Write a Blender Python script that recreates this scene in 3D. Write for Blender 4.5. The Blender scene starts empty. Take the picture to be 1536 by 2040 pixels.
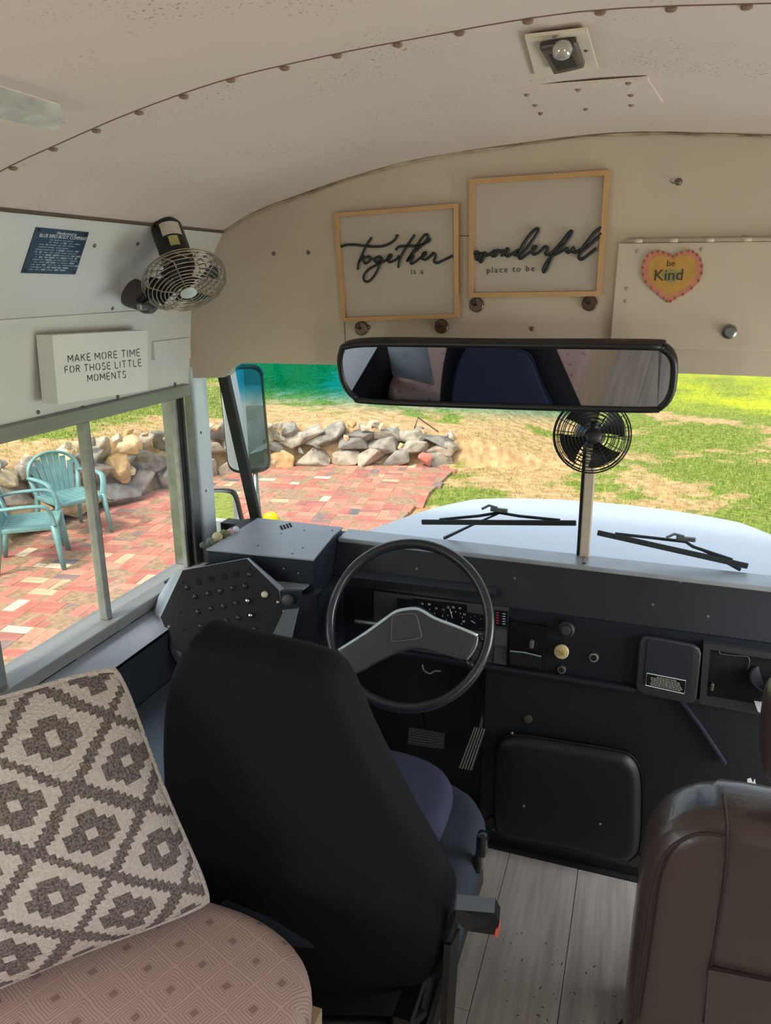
import bpy, bmesh, math, random
from mathutils import Vector, Matrix, noise
random.seed(7)
V = Vector
sc = bpy.context.scene
C = sc.collection
# ------------------------------------------------------------------ camera
F = 1510.0; PITCH = math.radians(17.3); YAW = math.radians(18.9); CAM = V((0.12, 0.0, 1.65))
cd = bpy.data.cameras.new('camera'); cam = bpy.data.objects.new('camera', cd); C.objects.link(cam)
cd.sensor_fit = 'HORIZONTAL'; cd.sensor_width = 36.0; cd.lens = 36.0 * F / 1536.0
cd.clip_start = 0.02; cd.clip_end = 600
cam.location = CAM; cam.rotation_euler = (math.pi / 2 - PITCH, 0, YAW)
sc.camera = cam
# ------------------------------------------------------------------ world, sun, exposure
w = bpy.data.worlds.new('sky'); sc.world = w; w.use_nodes = True
nt = w.node_tree; nt.nodes.clear()
_o = nt.nodes.new('ShaderNodeOutputWorld'); _b = nt.nodes.new('ShaderNodeBackground'); _s = nt.nodes.new('ShaderNodeTexSky')
_s.sky_type = 'NISHITA'; _s.sun_disc = False; _s.sun_elevation = math.radians(48); _s.sun_rotation = math.radians(200)
_s.air_density = 1.0; _s.dust_density = 3.5; _s.ozone_density = 1.0
_b.inputs[1].default_value = 0.30
_h = nt.nodes.new('ShaderNodeHueSaturation'); _h.inputs['Saturation'].default_value = 0.45      # hazy, thinly overcast sky
nt.links.new(_s.outputs[0], _h.inputs['Color']); nt.links.new(_h.outputs[0], _b.inputs[0]); nt.links.new(_b.outputs[0], _o.inputs[0])
sl = bpy.data.lights.new('sun', 'SUN'); sun = bpy.data.objects.new('sun', sl); C.objects.link(sun)
sl.energy = 1.75; sl.angle = math.radians(8); sl.color = (1.0, 0.95, 0.86)
sun.rotation_euler = V((0.30, 0.62, -0.90)).to_track_quat('-Z', 'Y').to_euler(); sun.location = (0, 0, 12)
def window_light(name, loc, aim, sx, sy, watts, col):
    l = bpy.data.lights.new(name, 'AREA'); l.shape = 'RECTANGLE'; l.size = sx; l.size_y = sy; l.energy = watts; l.color = col
    o = bpy.data.objects.new(name, l); C.objects.link(o); o.location = loc
    o.rotation_euler = V(aim).to_track_quat('-Z', 'Z').to_euler()
# daylight entering the bus windows that lie behind the photographer
window_light('daylight_left_windows', (-1.32, -0.75, 1.07), (1, 0, 0.0), 3.0, 0.5, 52, (0.95, 0.97, 1.0))
window_light('daylight_right_windows', (1.32, -0.75, 1.07), (-1, 0, 0.0), 3.0, 0.5, 50, (1.0, 0.94, 0.90))
window_light('daylight_entry_door', (1.36, 1.45, .95), (-1, -.1, -.25), 0.8, 1.1, 15, (0.93, 0.97, 1.0))
sc.view_settings.view_transform = 'Standard'; sc.view_settings.look = 'None'
sc.view_settings.gamma = 1.0; sc.view_settings.use_curve_mapping = False
sc.view_settings.exposure = 0.48
# ------------------------------------------------------------------ helpers
def ray(px, py):
    u = (px - 768) / F; v = -(py - 1020) / F
    cp, sp = math.cos(PITCH), math.sin(PITCH); cy, sy = math.cos(YAW), math.sin(YAW)
    y = cp + v * sp; z = -sp + v * cp
    return V((u * cy - y * sy, y * cy + u * sy, z))
def atp(px, py, P, N):
    r = ray(px, py); N = V(N); return CAM + r * ((V(P) - CAM).dot(N) / r.dot(N))
def aX(px, py, x): return atp(px, py, (x, 0, 0), (1, 0, 0))
def aY(px, py, y): return atp(px, py, (0, y, 0), (0, 1, 0))
def aZ(px, py, z): return atp(px, py, (0, 0, z), (0, 0, 1))
def lin(r, g=None, b=None):
    if g is None: r, g, b = r
    f = lambda c: ((c / 255 + 0.055) / 1.055) ** 2.4 if c > 10 else c / 255 / 12.92
    return (f(r), f(g), f(b))
def frame(n, up=(0, 0, 1)):
    n = V(n).normalized(); up = V(up)
    x = up.cross(n)
    if x.length < 1e-4: x = V((1, 0, 0)).cross(n)
    x.normalize(); y = n.cross(x)
    return x, y, n
class MB:
    def __init__(s): s.v = []; s.f = []; s.m = []
    def add(s, vs, fs, mi=0):
        b = len(s.v); s.v += [V(p) for p in vs]; s.f += [tuple(b + i for i in f) for f in fs]; s.m += [mi] * len(fs); return s
    def box(s, c, size, ax=None, mi=0):
        x, y, z = ax or (V((1, 0, 0)), V((0, 1, 0)), V((0, 0, 1))); c = V(c); a, b, d = [k / 2 for k in size]
        vs = [c + x * a * i + y * b * j + z * d * k for k in (-1, 1) for j in (-1, 1) for i in (-1, 1)]
        return s.add(vs, [(0, 2, 3, 1), (4, 5, 7, 6), (0, 1, 5, 4), (2, 6, 7, 3), (0, 4, 6, 2), (1, 3, 7, 5)], mi)
    def box2(s, a, b, mi=0):
        a, b = V(a), V(b); return s.box((a + b) / 2, [abs(b[i] - a[i]) for i in range(3)], None, mi)
    def rbox(s, c, size, r=0.005, ax=None, seg=2, mi=0):
        bm = bmesh.new(); bmesh.ops.create_cube(bm, size=1)
        for v in bm.verts: v.co = V((v.co.x * size[0], v.co.y * size[1], v.co.z * size[2]))
        bmesh.ops.bevel(bm, geom=bm.edges[:] + bm.verts[:], offset=min(r, min(size) * .49), segments=seg, affect='EDGES', profile=0.5)
        x, y, z = ax or (V((1, 0, 0)), V((0, 1, 0)), V((0, 0, 1))); c = V(c)
        bm.verts.index_update()
        s.add([c + x * v.co.x + y * v.co.y + z * v.co.z for v in bm.verts], [tuple(v.index for v in f.verts) for f in bm.faces], mi); bm.free(); return s
    def prism(s, pts, off, mi=0):      # pts: 3D polygon, off: extrusion vector
        n = len(pts); pts = [V(p) for p in pts]; off = V(off)
        nn = V((0, 0, 0))
        for i in range(n): nn += pts[i].cross(pts[(i + 1) % n])
        if nn.dot(off) > 0: pts = pts[::-1]
        vs = pts + [p + off for p in pts]
        fs = [tuple(range(n)), tuple(range(2 * n - 1, n - 1, -1))] + [(i, n + i, n + (i + 1) % n, (i + 1) % n) for i in range(n)]
        return s.add(vs, fs, mi)
    def tube(s, pts, r, n=8, closed=False, mi=0, flat=1.0, up=None):
        pts = [V(p) for p in pts]; m = len(pts); vs = []; fs = []
        rr = r if isinstance(r, (list, tuple)) else [r] * m
        prev = None
        for i, p in enumerate(pts):
            t = (pts[(i + 1) % m] - pts[i - 1]) if closed else (pts[min(i + 1, m - 1)] - pts[max(i - 1, 0)])
            if t.length < 1e-9: t = V((0, 0, 1))
            t.normalize()
            if up is not None: a = V(up) - t * V(up).dot(t)
            elif prev is None:
                a = V((0, 0, 1)) if abs(t.z) < .9 else V((1, 0, 0)); a = a - t * a.dot(t)
            else: a = prev - t * prev.dot(t)
            a.normalize(); prev = a; b = t.cross(a)
            for k in range(n):
                th = 2 * math.pi * k / n; vs.append(p + a * rr[i] * flat * math.cos(th) + b * rr[i] * math.sin(th))
        for i in range(m if closed else m - 1):
            j = (i + 1) % m
            for k in range(n): fs.append((i * n + k, i * n + (k + 1) % n, j * n + (k + 1) % n, j * n + k))
        if not closed: fs.append(tuple(range(n - 1, -1, -1))); fs.append(tuple((m - 1) * n + k for k in range(n)))
        return s.add(vs, fs, mi)
    def lathe(s, c, n_axis, prof, seg=20, mi=0, up=(0, 0, 1)):   # prof: (radius, height)
        x, y, z = frame(n_axis, up); c = V(c); vs = []; fs = []
        for (r, h) in prof:
            for k in range(seg):
                t = 2 * math.pi * k / seg; vs.append(c + z * h + x * r * math.cos(t) + y * r * math.sin(t))
        for i in range(len(prof) - 1):
            for k in range(seg): fs.append((i * seg + k, i * seg + (k + 1) % seg, (i + 1) * seg + (k + 1) % seg, (i + 1) * seg + k))
        fs.append(tuple(range(seg - 1, -1, -1))); fs.append(tuple((len(prof) - 1) * seg + k for k in range(seg)))
        return s.add(vs, fs, mi)
    def ring(s, c, n_axis, R, r, seg=40, n=6, mi=0):
        x, y, z = frame(n_axis); c = V(c)
        return s.tube([c + x * R * math.cos(2 * math.pi * k / seg) + y * R * math.sin(2 * math.pi * k / seg) for k in range(seg)], r, n, True, mi)
    def pad(s, outline, nrm, thick, rnd=0.04, steps=5, mi=0, bulge=0.0, back_rnd=None):
        # outline: closed 3D polygon on the face turned along nrm's opposite; solid of the given thickness with rounded rims
        nrm = V(nrm).normalized(); pts = [V(p) for p in outline]; n = len(pts)
        c = sum(pts, V((0, 0, 0))) / n; area = V((0, 0, 0))
        for i in range(n): area += (pts[i] - c).cross(pts[(i + 1) % n] - c)
        if area.dot(nrm) < 0: pts = pts[::-1]
        br = rnd if back_rnd is None else back_rnd
        rad = sum((p - c).length for p in pts) / n
        rings = []
        for inn, h in [(0.55, -1), (0.25, -1)]: rings.append((br + inn * rad, 0.0 - bulge * (0.6 if inn < .4 else 1)))
        for k in range(steps + 1):
            t = math.pi / 2 * k / steps; rings.append((br * (1 - math.sin(t)), br * (1 - math.cos(t))))
        for k in range(steps + 1):
            t = math.pi / 2 * k / steps; rings.append((rnd * (1 - math.cos(t)), thick - rnd * (1 - math.sin(t))))
        for inn in (0.25, 0.55): rings.append((rnd + inn * rad, thick + bulge * (0.6 if inn < .4 else 1)))
        vs = []; fs = []
        for inset, h in rings:
            for p in pts:
                d = (p - c); l = d.length; vs.append(c + d * max(0.02, (l - inset) / l) + nrm * h)
        m = len(rings)
        for i in range(m - 1):
            for k in range(n): fs.append((i * n + k, i * n + (k + 1) % n, (i + 1) * n + (k + 1) % n, (i + 1) * n + k))
        vs.append(c - nrm * bulge * 1.1); vs.append(c + nrm * (thick + bulge * 1.1)); a = m * n
        for k in range(n): fs.append((a, (k + 1) % n, k)); fs.append((a + 1, (m - 1) * n + k, (m - 1) * n + (k + 1) % n))
        return s.add(vs, fs, mi)
    def grid(s, fn, nu, nv, mi=0, closed_u=False):
        vs = [fn(i / nu, j / nv) for j in range(nv + 1) for i in range(nu + 1)]
        W = nu + 1
        return s.add(vs, [(j * W + i, j * W + i + 1, (j + 1) * W + i + 1, (j + 1) * W + i) for j in range(nv) for i in range(nu)], mi)
def smooth_path(pts, k=6, closed=False):
    pts = [V(p) for p in pts]; out = []; n = len(pts)
    for i in range(n if closed else n - 1):
        p0 = pts[i - 1] if (i > 0 or closed) else pts[0]; p1 = pts[i]; p2 = pts[(i + 1) % n]; p3 = pts[(i + 2) % n] if (closed or i + 2 < n) else pts[-1]
        for j in range(k):
            t = j / k; out.append(0.5 * ((2 * p1) + (p2 - p0) * t + (2 * p0 - 5 * p1 + 4 * p2 - p3) * t * t + (3 * p1 - p0 - 3 * p2 + p3) * t ** 3))
    if not closed: out.append(pts[-1])
    return out
WL = {}
def thing(name, loc, label=None, cat=None, group=None, kind=None, rz=0):
    o = bpy.data.objects.new(name, None); C.objects.link(o); o.location = V(loc); o.empty_display_size = .05; o.rotation_euler = (0, 0, rz)
    WL[o.name] = V(loc); tag(o, label, cat, group, kind); return o
def tag(o, label=None, cat=None, group=None, kind=None):
    if label: o['label'] = label
    if cat: o['category'] = cat
    if group: o['group'] = group
    if kind: o['kind'] = kind
    return o
def obj(name, mb, mat, parent=None, smooth=False, label=None, cat=None, group=None, kind=None, origin=None):
    me = bpy.data.meshes.new(name)
    if parent is not None: L = WL[parent.name]
    elif origin is not None: L = V(origin)
    elif kind == 'structure': L = V((0, 0, 0))
    else:
        xs = [[p[i] for p in mb.v] for i in range(3)]; L = V(((min(xs[0]) + max(xs[0])) / 2, (min(xs[1]) + max(xs[1])) / 2, min(xs[2])))
    me.from_pydata([p - L for p in mb.v], [], mb.f)
    for m in (mat if isinstance(mat, (list, tuple)) else [mat]): me.materials.append(m)
    me.polygons.foreach_set('material_index', mb.m)
    if smooth: me.polygons.foreach_set('use_smooth', [True] * len(me.polygons))
    me.update()
    if smooth == 'auto': me.set_sharp_from_angle(angle=math.radians(38))
    o = bpy.data.objects.new(name, me); C.objects.link(o)
    if parent is not None: o.parent = parent
    else: o.location = L
    WL[o.name] = L
    return tag(o, label, cat, group, kind)
def text_mb(mb, s, size, org, xd, yd, nd, ext=0.0006, align='CENTER', spacing=1.0, mi=0, shear=0):
    cu = bpy.data.curves.new('t', 'FONT'); cu.body = s; cu.size = size; cu.align_x = align; cu.align_y = 'CENTER'; cu.extrude = ext; cu.space_character = spacing; cu.shear = shear
    cu.resolution_u = 3
    to = bpy.data.objects.new('t', cu); C.objects.link(to); dg = bpy.context.evaluated_depsgraph_get(); dg.update()
    me = bpy.data.meshes.new_from_object(to.evaluated_get(dg))
    org, xd, yd, nd = V(org), V(xd).normalized(), V(yd).normalized(), V(nd).normalized()
    mb.add([org + xd * v.co.x + yd * v.co.y + nd * (v.co.z + ext) for v in me.vertices], [tuple(p.vertices) for p in me.polygons], mi)
    bpy.data.objects.remove(to); bpy.data.meshes.remove(me); bpy.data.curves.remove(cu)
# ------------------------------------------------------------------ materials
MATS = {}
def mat(name, col, rough=0.6, metal=0.0, var=0.0, vscale=8.0, bump=0.0, bscale=60.0, col2=None, spec=None, stretch=None, coat=0.0, mid=0.5):
    if name in MATS: return MATS[name]
    m = bpy.data.materials.new(name); m.use_nodes = True; n = m.node_tree; b = n.nodes['Principled BSDF']; MATS[name] = m
    b.inputs['Base Color'].default_value = (*col, 1); b.inputs['Roughness'].default_value = rough; b.inputs['Metallic'].default_value = metal
    if spec is not None: b.inputs['Specular IOR Level'].default_value = spec
    if coat: b.inputs['Coat Weight'].default_value = coat
    if var or col2 or bump:
        tc = n.nodes.new('ShaderNodeTexCoord'); src = tc.outputs['Object']
        if stretch:
            mp = n.nodes.new('ShaderNodeMapping'); mp.inputs['Scale'].default_value = stretch; n.links.new(src, mp.inputs[0]); src = mp.outputs[0]
        if var or col2:
            no = n.nodes.new('ShaderNodeTexNoise'); no.inputs['Scale'].default_value = vscale; no.inputs['Detail'].default_value = 6; n.links.new(src, no.inputs[0])
            cr = n.nodes.new('ShaderNodeValToRGB'); n.links.new(no.outputs[0], cr.inputs[0])
            c2 = col2 or tuple(c * (1 - var) for c in col)
            cr.color_ramp.elements[0].position = mid - .15; cr.color_ramp.elements[0].color = (*c2, 1); cr.color_ramp.elements[1].position = mid + .15; cr.color_ramp.elements[1].color = (*col, 1)
            n.links.new(cr.outputs[0], b.inputs['Base Color'])
        if bump:
            nb = n.nodes.new('ShaderNodeTexNoise'); nb.inputs['Scale'].default_value = bscale; nb.inputs['Detail'].default_value = 4; n.links.new(src, nb.inputs[0])
            bp = n.nodes.new('ShaderNodeBump'); bp.inputs['Strength'].default_value = bump; bp.inputs['Distance'].default_value = .01; n.links.new(nb.outputs[0], bp.inputs['Height']); n.links.new(bp.outputs[0], b.inputs['Normal'])
    return m
def glass(name, tint=(0.93, 0.96, 0.95), band=None, refl=0.05):
    m = bpy.data.materials.new(name); m.use_nodes = True; n = m.node_tree; n.nodes.clear(); MATS[name] = m
    o = n.nodes.new('ShaderNodeOutputMaterial'); t = n.nodes.new('ShaderNodeBsdfTransparent'); g = n.nodes.new('ShaderNodeBsdfGlossy'); mx = n.nodes.new('ShaderNodeMixShader')
    t.inputs[0].default_value = (*tint, 1); g.inputs['Roughness'].default_value = 0.02
    lw = n.nodes.new('ShaderNodeLayerWeight'); pw = n.nodes.new('ShaderNodeMath'); pw.operation = 'POWER'; pw.inputs[1].default_value = 5; n.links.new(lw.outputs['Facing'], pw.inputs[0])
    fr = n.nodes.new('ShaderNodeMapRange'); fr.inputs[3].default_value = refl * .5; fr.inputs[4].default_value = .6; n.links.new(pw.outputs[0], fr.inputs[0]); n.links.new(fr.outputs[0], mx.inputs[0])
    n.links.new(t.outputs[0], mx.inputs[1]); n.links.new(g.outputs[0], mx.inputs[2]); n.links.new(mx.outputs[0], o.inputs[0])
    if band:
        z0, z1, col = band
        tc = n.nodes.new('ShaderNodeNewGeometry'); sp = n.nodes.new('ShaderNodeSeparateXYZ'); n.links.new(tc.outputs['Position'], sp.inputs[0])
        mr = n.nodes.new('ShaderNodeMapRange'); mr.interpolation_type = 'SMOOTHSTEP'; mr.inputs[1].default_value = z0; mr.inputs[2].default_value = z1; n.links.new(sp.outputs[2], mr.inputs[0])
        mc = n.nodes.new('ShaderNodeMix'); mc.data_type = 'RGBA'; mc.inputs[6].default_value = (*tint, 1); mc.inputs[7].default_value = (*col, 1)
        n.links.new(mr.outputs[0], mc.inputs[0]); n.links.new(mc.outputs[2], t.inputs[0])
    return m
cream = mat('cream_paint', lin(226, 213, 196), .55, var=.05, vscale=3, bump=.04, bscale=18)
M_white = mat('white_paint', lin(222, 222, 218), .45, var=.04, vscale=4)
M_panel = mat('side_panel_paint', lin(216, 216, 212), .38, var=.05, vscale=3)
M_header = mat('header_paint', lin(204, 188, 170), .5, var=.06, vscale=3)
M_alu = mat('aluminium', lin(146, 146, 142), .42, .35, var=.25, vscale=26, stretch=(1, .06, 1))
M_steel = mat('brushed_steel', lin(140, 142, 142), .35, .8, var=.25, vscale=25)
M_rub = mat('black_rubber', lin(30, 30, 31), .6, bump=.1)
M_dash = mat('dash_paint', lin(19, 25, 35), .5, var=.15, vscale=5, bump=.05, bscale=200)
M_dark = mat('dark_plastic', lin(19, 21, 26), .55, bump=.06, bscale=150)
M_greybox = mat('grey_metal_paint', lin(148, 154, 160), .35, var=.1, vscale=6)
M_trimlight = mat('grey_trim_paint', lin(96, 100, 106), .38, var=.1, vscale=7)
M_black = mat('black_plastic', lin(13, 13, 15), .4)
M_hole = mat('dark_hole', lin(6, 6, 7), .9)
M_chrome = mat('chrome', lin(215, 215, 215), .12, 1.0)
M_mirror = mat('mirror_glass', (0.86, 0.88, 0.9), .01, 1.0)
M_screw = mat('screw_metal', lin(120, 112, 104), .4, .6)
M_rust = mat('rusty_rivet', lin(158, 128, 110), .7, var=.4, vscale=200)
M_oak = mat('light_wood', lin(205, 160, 112), .55, var=.18, vscale=12, stretch=(1, 1, 1), bump=.05)
M_ink = mat('black_ink', lin(26, 28, 34), .5)
M_wht = mat('white_print', lin(215, 220, 225), .5)
M_text_grey = mat('grey_print', lin(70, 66, 64), .6)
M_board = mat('white_board', lin(186, 174, 162), .6)
M_hook = mat('bronze_magnet', lin(96, 78, 68), .35, .7)
# ceiling with worn speckle
def ceiling_mat():
    m = mat('ceiling_vinyl', lin(222, 206, 198), .65, var=.04, vscale=2, bump=.03, bscale=160)
    n = m.node_tree; b = n.nodes['Principled BSDF']; tc = n.nodes.new('ShaderNodeTexCoord')
    a = n.nodes.new('ShaderNodeTexNoise'); a.inputs['Scale'].default_value = 210; a.inputs['Detail'].default_value = 2
    c = n.nodes.new('ShaderNodeTexNoise'); c.inputs['Scale'].default_value = 5.5; c.inputs['Detail'].default_value = 3
    for q in (a, c): n.links.new(tc.outputs['Object'], q.inputs[0])
    r1 = n.nodes.new('ShaderNodeMapRange'); r1.inputs[1].default_value = .60; r1.inputs[2].default_value = .70; n.links.new(a.outputs[0], r1.inputs[0])
    r2 = n.nodes.new('ShaderNodeMapRange'); r2.inputs[1].default_value = .50; r2.inputs[2].default_value = .68; n.links.new(c.outputs[0], r2.inputs[0])
    mu = n.nodes.new('ShaderNodeMath'); mu.operation = 'MULTIPLY'; n.links.new(r1.outputs[0], mu.inputs[0]); n.links.new(r2.outputs[0], mu.inputs[1])
    mx = n.nodes.new('ShaderNodeMix'); mx.data_type = 'RGBA'; n.links.new(mu.outputs[0], mx.inputs[0])
    src = b.inputs['Base Color'].links[0].from_socket; n.links.new(src, mx.inputs[6]); mx.inputs[7].default_value = (*lin(160, 134, 118), 1)
    n.links.new(mx.outputs[2], b.inputs['Base Color']); return m
M_ceil = ceiling_mat()
M_glass = glass('window_glass'); M_glassband = glass('tinted_windshield', band=(1.275, 1.365, (0.05, 0.62, 0.80)))

# ================================================================== THE BUS SHELL
YF = 1.92        # front bulkhead
CEIL = [(0, 1.953), (.218, 1.941), (.36, 1.929), (.485, 1.914), (.63, 1.885), (.767, 1.850), (.9, 1.812), (1.0, 1.765)]
def ceil_z(x):
    x = abs(x)
    for (a, za), (b, zb) in zip(CEIL, CEIL[1:]):
        if x <= b: return za + (zb - za) * (x - a) / (b - a)
    return CEIL[-1][1]
prof = [(-a, z) for a, z in CEIL[::-1]] + CEIL[1:]
prof = [(p.x, p.y) for p in smooth_path([V((a, z, 0)) for a, z in prof], 4)]
def ceil_strip(y0, y1, dz=0.0, th=.004):
    mb = MB(); n = len(prof)
    vs = [V((x, y, z + dz + t)) for y, t in ((y0, 0), (y1, 0), (y1, th), (y0, th)) for x, z in prof]
    fs = []
    for k in range(4):
        a, b = k * n, ((k + 1) % 4) * n
        fs += [(a + i, a + i + 1, b + i + 1, b + i) for i in range(n - 1)]
    mb.add(vs, fs); return mb
SEAM = 1.05
ceiling = obj('ceiling', ceil_strip(SEAM - .012, 1.935, 0.0), M_ceil, smooth='auto', kind='structure')
tag(ceiling, 'beige vinyl bus ceiling with rusty rivet seam')
obj('rear_ceiling_sheet', ceil_strip(-2.6, SEAM + .0, -0.004, .006), M_ceil, ceiling, smooth='auto')
mb = MB().lathe((0, 0, 0), (0, 0, -1), [(.0072, 0), (.0062, .003), (.003, .0042)], 8)
k = 0
riv_me = None
xx = -.965
while xx < .98:
    if riv_me is None:
        r0 = obj('rivet', mb, M_rust, ceiling, smooth=True); r0.location = (xx, SEAM + .022, ceil_z(xx)); riv_me = r0.data
    else:
        o = bpy.data.objects.new('rivet', riv_me); C.objects.link(o); o.parent = ceiling; o.location = (xx, SEAM + .022 + random.uniform(-.003, .003), ceil_z(xx) + .0005)
    xx += .083 + random.uniform(-.004, .004)
obj('seam_gap', MB().tube([V((x, SEAM + .0015, z - .003)) for x, z in prof], .0022, 5), mat('seam_rust', lin(120, 92, 76), .8), ceiling)
roof = MB()
for sgn in (1,):
    n = len(prof); y0, y1 = -2.62, 1.96
    vs = [V((x * 1.13, y, z + .07)) for y in (y0, y1) for x, z in prof]
    roof.add(vs, [(i, n + i, n + i + 1, i + 1) for i in range(n - 1)])
obj('roof', roof, M_white, smooth=True, kind='structure')
# left side wall (inner skin, outer skin), openings for the windows
def side_wall(side):
    s = -1 if side == 'left' else 1
    X = 1.15 * s; mb = MB(); ex = 1.21 * s
    def slab(y0, y1, z0, z1, x0=X, x1=ex): mb.box2((x0, y0, z0), (x1, y1, z1))
    if side == 'left':
        slab(-2.6, 1.97, 0.0, .79); open_y = [(-2.35, -.95), (-.85, .98), (1.10, 1.885)]
        piers = [(-2.6, -2.35), (-.95, -.85), (.98, 1.10), (1.90, 1.97)]
    else:
        slab(-2.6, .98, 0.0, .79); piers = [(-2.6, -2.35), (-.95, -.85), (.92, 1.0), (1.88, 1.97)]; slab(1.88, 1.97, 0, .79)
    for a, b in piers: slab(a, b, .79, 1.335)
    slab(-2.6, 1.97, 1.335, 1.40)
    # leaning header panels
    P = [(1.15, 1.40), (1.145, 1.345), (1.118, 1.558), (1.0, 1.766), (1.01, 1.83), (1.21, 1.75), (1.21, 1.40)]
    mb.prism([V((x * s, -2.6, z)) for x, z in P], (0, 4.53, 0))
    return mb
wl = obj('wall_left', side_wall('left'), M_panel, kind='structure', label='pale grey left bus wall with window opening')
wr = obj('wall_right', side_wall('right'), cream, kind='structure')
UP = (V((-1.0, 0, 1.766)), V((.869, 0, -.494)))          # plane of the upper left panel
UPN = UP[1].normalized()
# long lapped strips on the left header
mb = MB(); mb.box2((-1.128, -2.5, 1.552), (-1.108, 1.90, 1.566)); obj('trim_1', mb, M_panel, kind='structure')
mb = MB().tube([V((-.999, -2.5, 1.764)), V((-.999, 1.915, 1.764))], .0045, 6); obj('trim_2', mb, mat('dark_seam_caulk', lin(92, 78, 66), .8), kind='structure')  # thin dark line along the joint of ceiling and side panel
# window behind the driver's position : frame, sashes, glass
win = thing('window_1', (0, 0, 0), 'sliding aluminium driver window in the left wall', None, None, 'structure')
def fr(name, y0, y1, z0, z1, x0=-1.165, x1=-1.135, m=M_alu): obj(name, MB().rbox(((x0 + x1) / 2, (y0 + y1) / 2, (z0 + z1) / 2), (x1 - x0, y1 - y0, z1 - z0), .002, seg=1), m, win)
fr('top_rail', 1.08, 1.90, 1.318, 1.352, -1.17, -1.128); fr('bottom_rail', 1.08, 1.90, .772, .803, -1.17, -1.11)
fr('jamb', 1.868, 1.905, .80, 1.32, -1.17, -1.13, M_steel); fr('jamb', 1.08, 1.118, .80, 1.32, -1.17, -1.13)
fr('gasket', 1.853, 1.868, .803, 1.318, -1.163, -1.142, M_rub); fr('glazing_channel', 1.840, 1.853, .803, 1.318, -1.16, -1.145, M_alu)
fr('sash_stile', 1.452, 1.470, .803, 1.318, -1.158, -1.133, M_alu); fr('sash_gasket', 1.470, 1.480, .803, 1.318, -1.157, -1.14, M_rub)
fr('outer_sill', 1.09, 1.90, .785, .796, -1.215, -1.165); fr('outer_jamb', 1.872, 1.90, .796, 1.33, -1.212, -1.17, M_steel)
obj('pane', MB().box2((-1.152, 1.118, .80), (-1.149, 1.455, 1.32)), M_glass, win)
obj('pane', MB().box2((-1.158, 1.465, .80), (-1.155, 1.86, 1.32)), M_glass, win)
for i, (a, b) in enumerate([(-2.35, -.95), (-.85, .98)]):
    for sgn in (-1, 1):
        if sgn == 1 and b > .9: b = .92
        o = obj('window_%d' % (2 + i * 2 + (sgn > 0)), MB().box2((1.17 * sgn, a, .79), (1.174 * sgn, b, 1.335)), M_glass, kind='structure')
# front pillar between side window and quarter window
mb = MB(); mb.rbox((-1.152, 1.955, 1.09), (.05, .075, .62), .008)
pil = obj('trim_3', mb, mat('pillar_paint', lin(205, 214, 220), .4, var=.05), kind='structure', label='pale painted front window pillar')
for py in (862, 978): obj('screw', MB().lathe(aX(400 if py < 900 else 410, py, -1.127), (1, -.3, 0), [(.005, 0), (.003, .002)], 8), M_screw, pil)
# front bulkhead over the windshield, with rounded lower left corner
mb = MB(); pts = []
top = [(x, z + .002) for x, z in prof]
low = [(1.15, 1.75), (1.15, 1.43)] + [(.2, 1.432), (-.2, 1.428)] + [(-.95, 1.416), (-.975, 1.412), (-.995, 1.402), (-1.01, 1.385), (-1.03, 1.372), (-1.15, 1.365), (-1.15, 1.60)]
obj('wall_front', MB().prism([V((x, YF, z)) for x, z in top + low], (0, .04, 0)), M_header, kind='structure', label='cream metal bulkhead panel above the windshield')
# ragged caulk line between ceiling and bulkhead
mb = MB(); rp = [V((x, YF - .004, z - .003 + random.uniform(-.002, .002))) for x, z in prof]
obj('trim_4', mb.tube(rp, [random.choice((.0022, .003, .004)) for _ in rp], 5), mat('caulk', lin(190, 172, 148), .8, col2=lin(120, 98, 78), vscale=14), kind='structure')
# panel seams / screws of the bulkhead
wf = bpy.data.objects['wall_front']
def seam(px0, py0, px1, py1, r=.0012): return MB().tube([aY(px0, py0, YF - .0005), aY(px1, py1, YF - .0005)], r, 5)
M_seam = mat('seam_line', lin(120, 104, 86), .8)
obj('panel_seam', seam(686, 640, 688, 690), M_seam, wf); obj('panel_seam', seam(905, 470, 940, 470), M_seam, wf)
for px, py in [(545, 505), (614, 503), (735, 652), (1060, 655)]: obj('screw', MB().lathe(aY(px, py, YF), (0, -1, 0), [(.006, 0), (.005, .002), (.002, .003)], 8), M_screw, wf, smooth=True)
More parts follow.
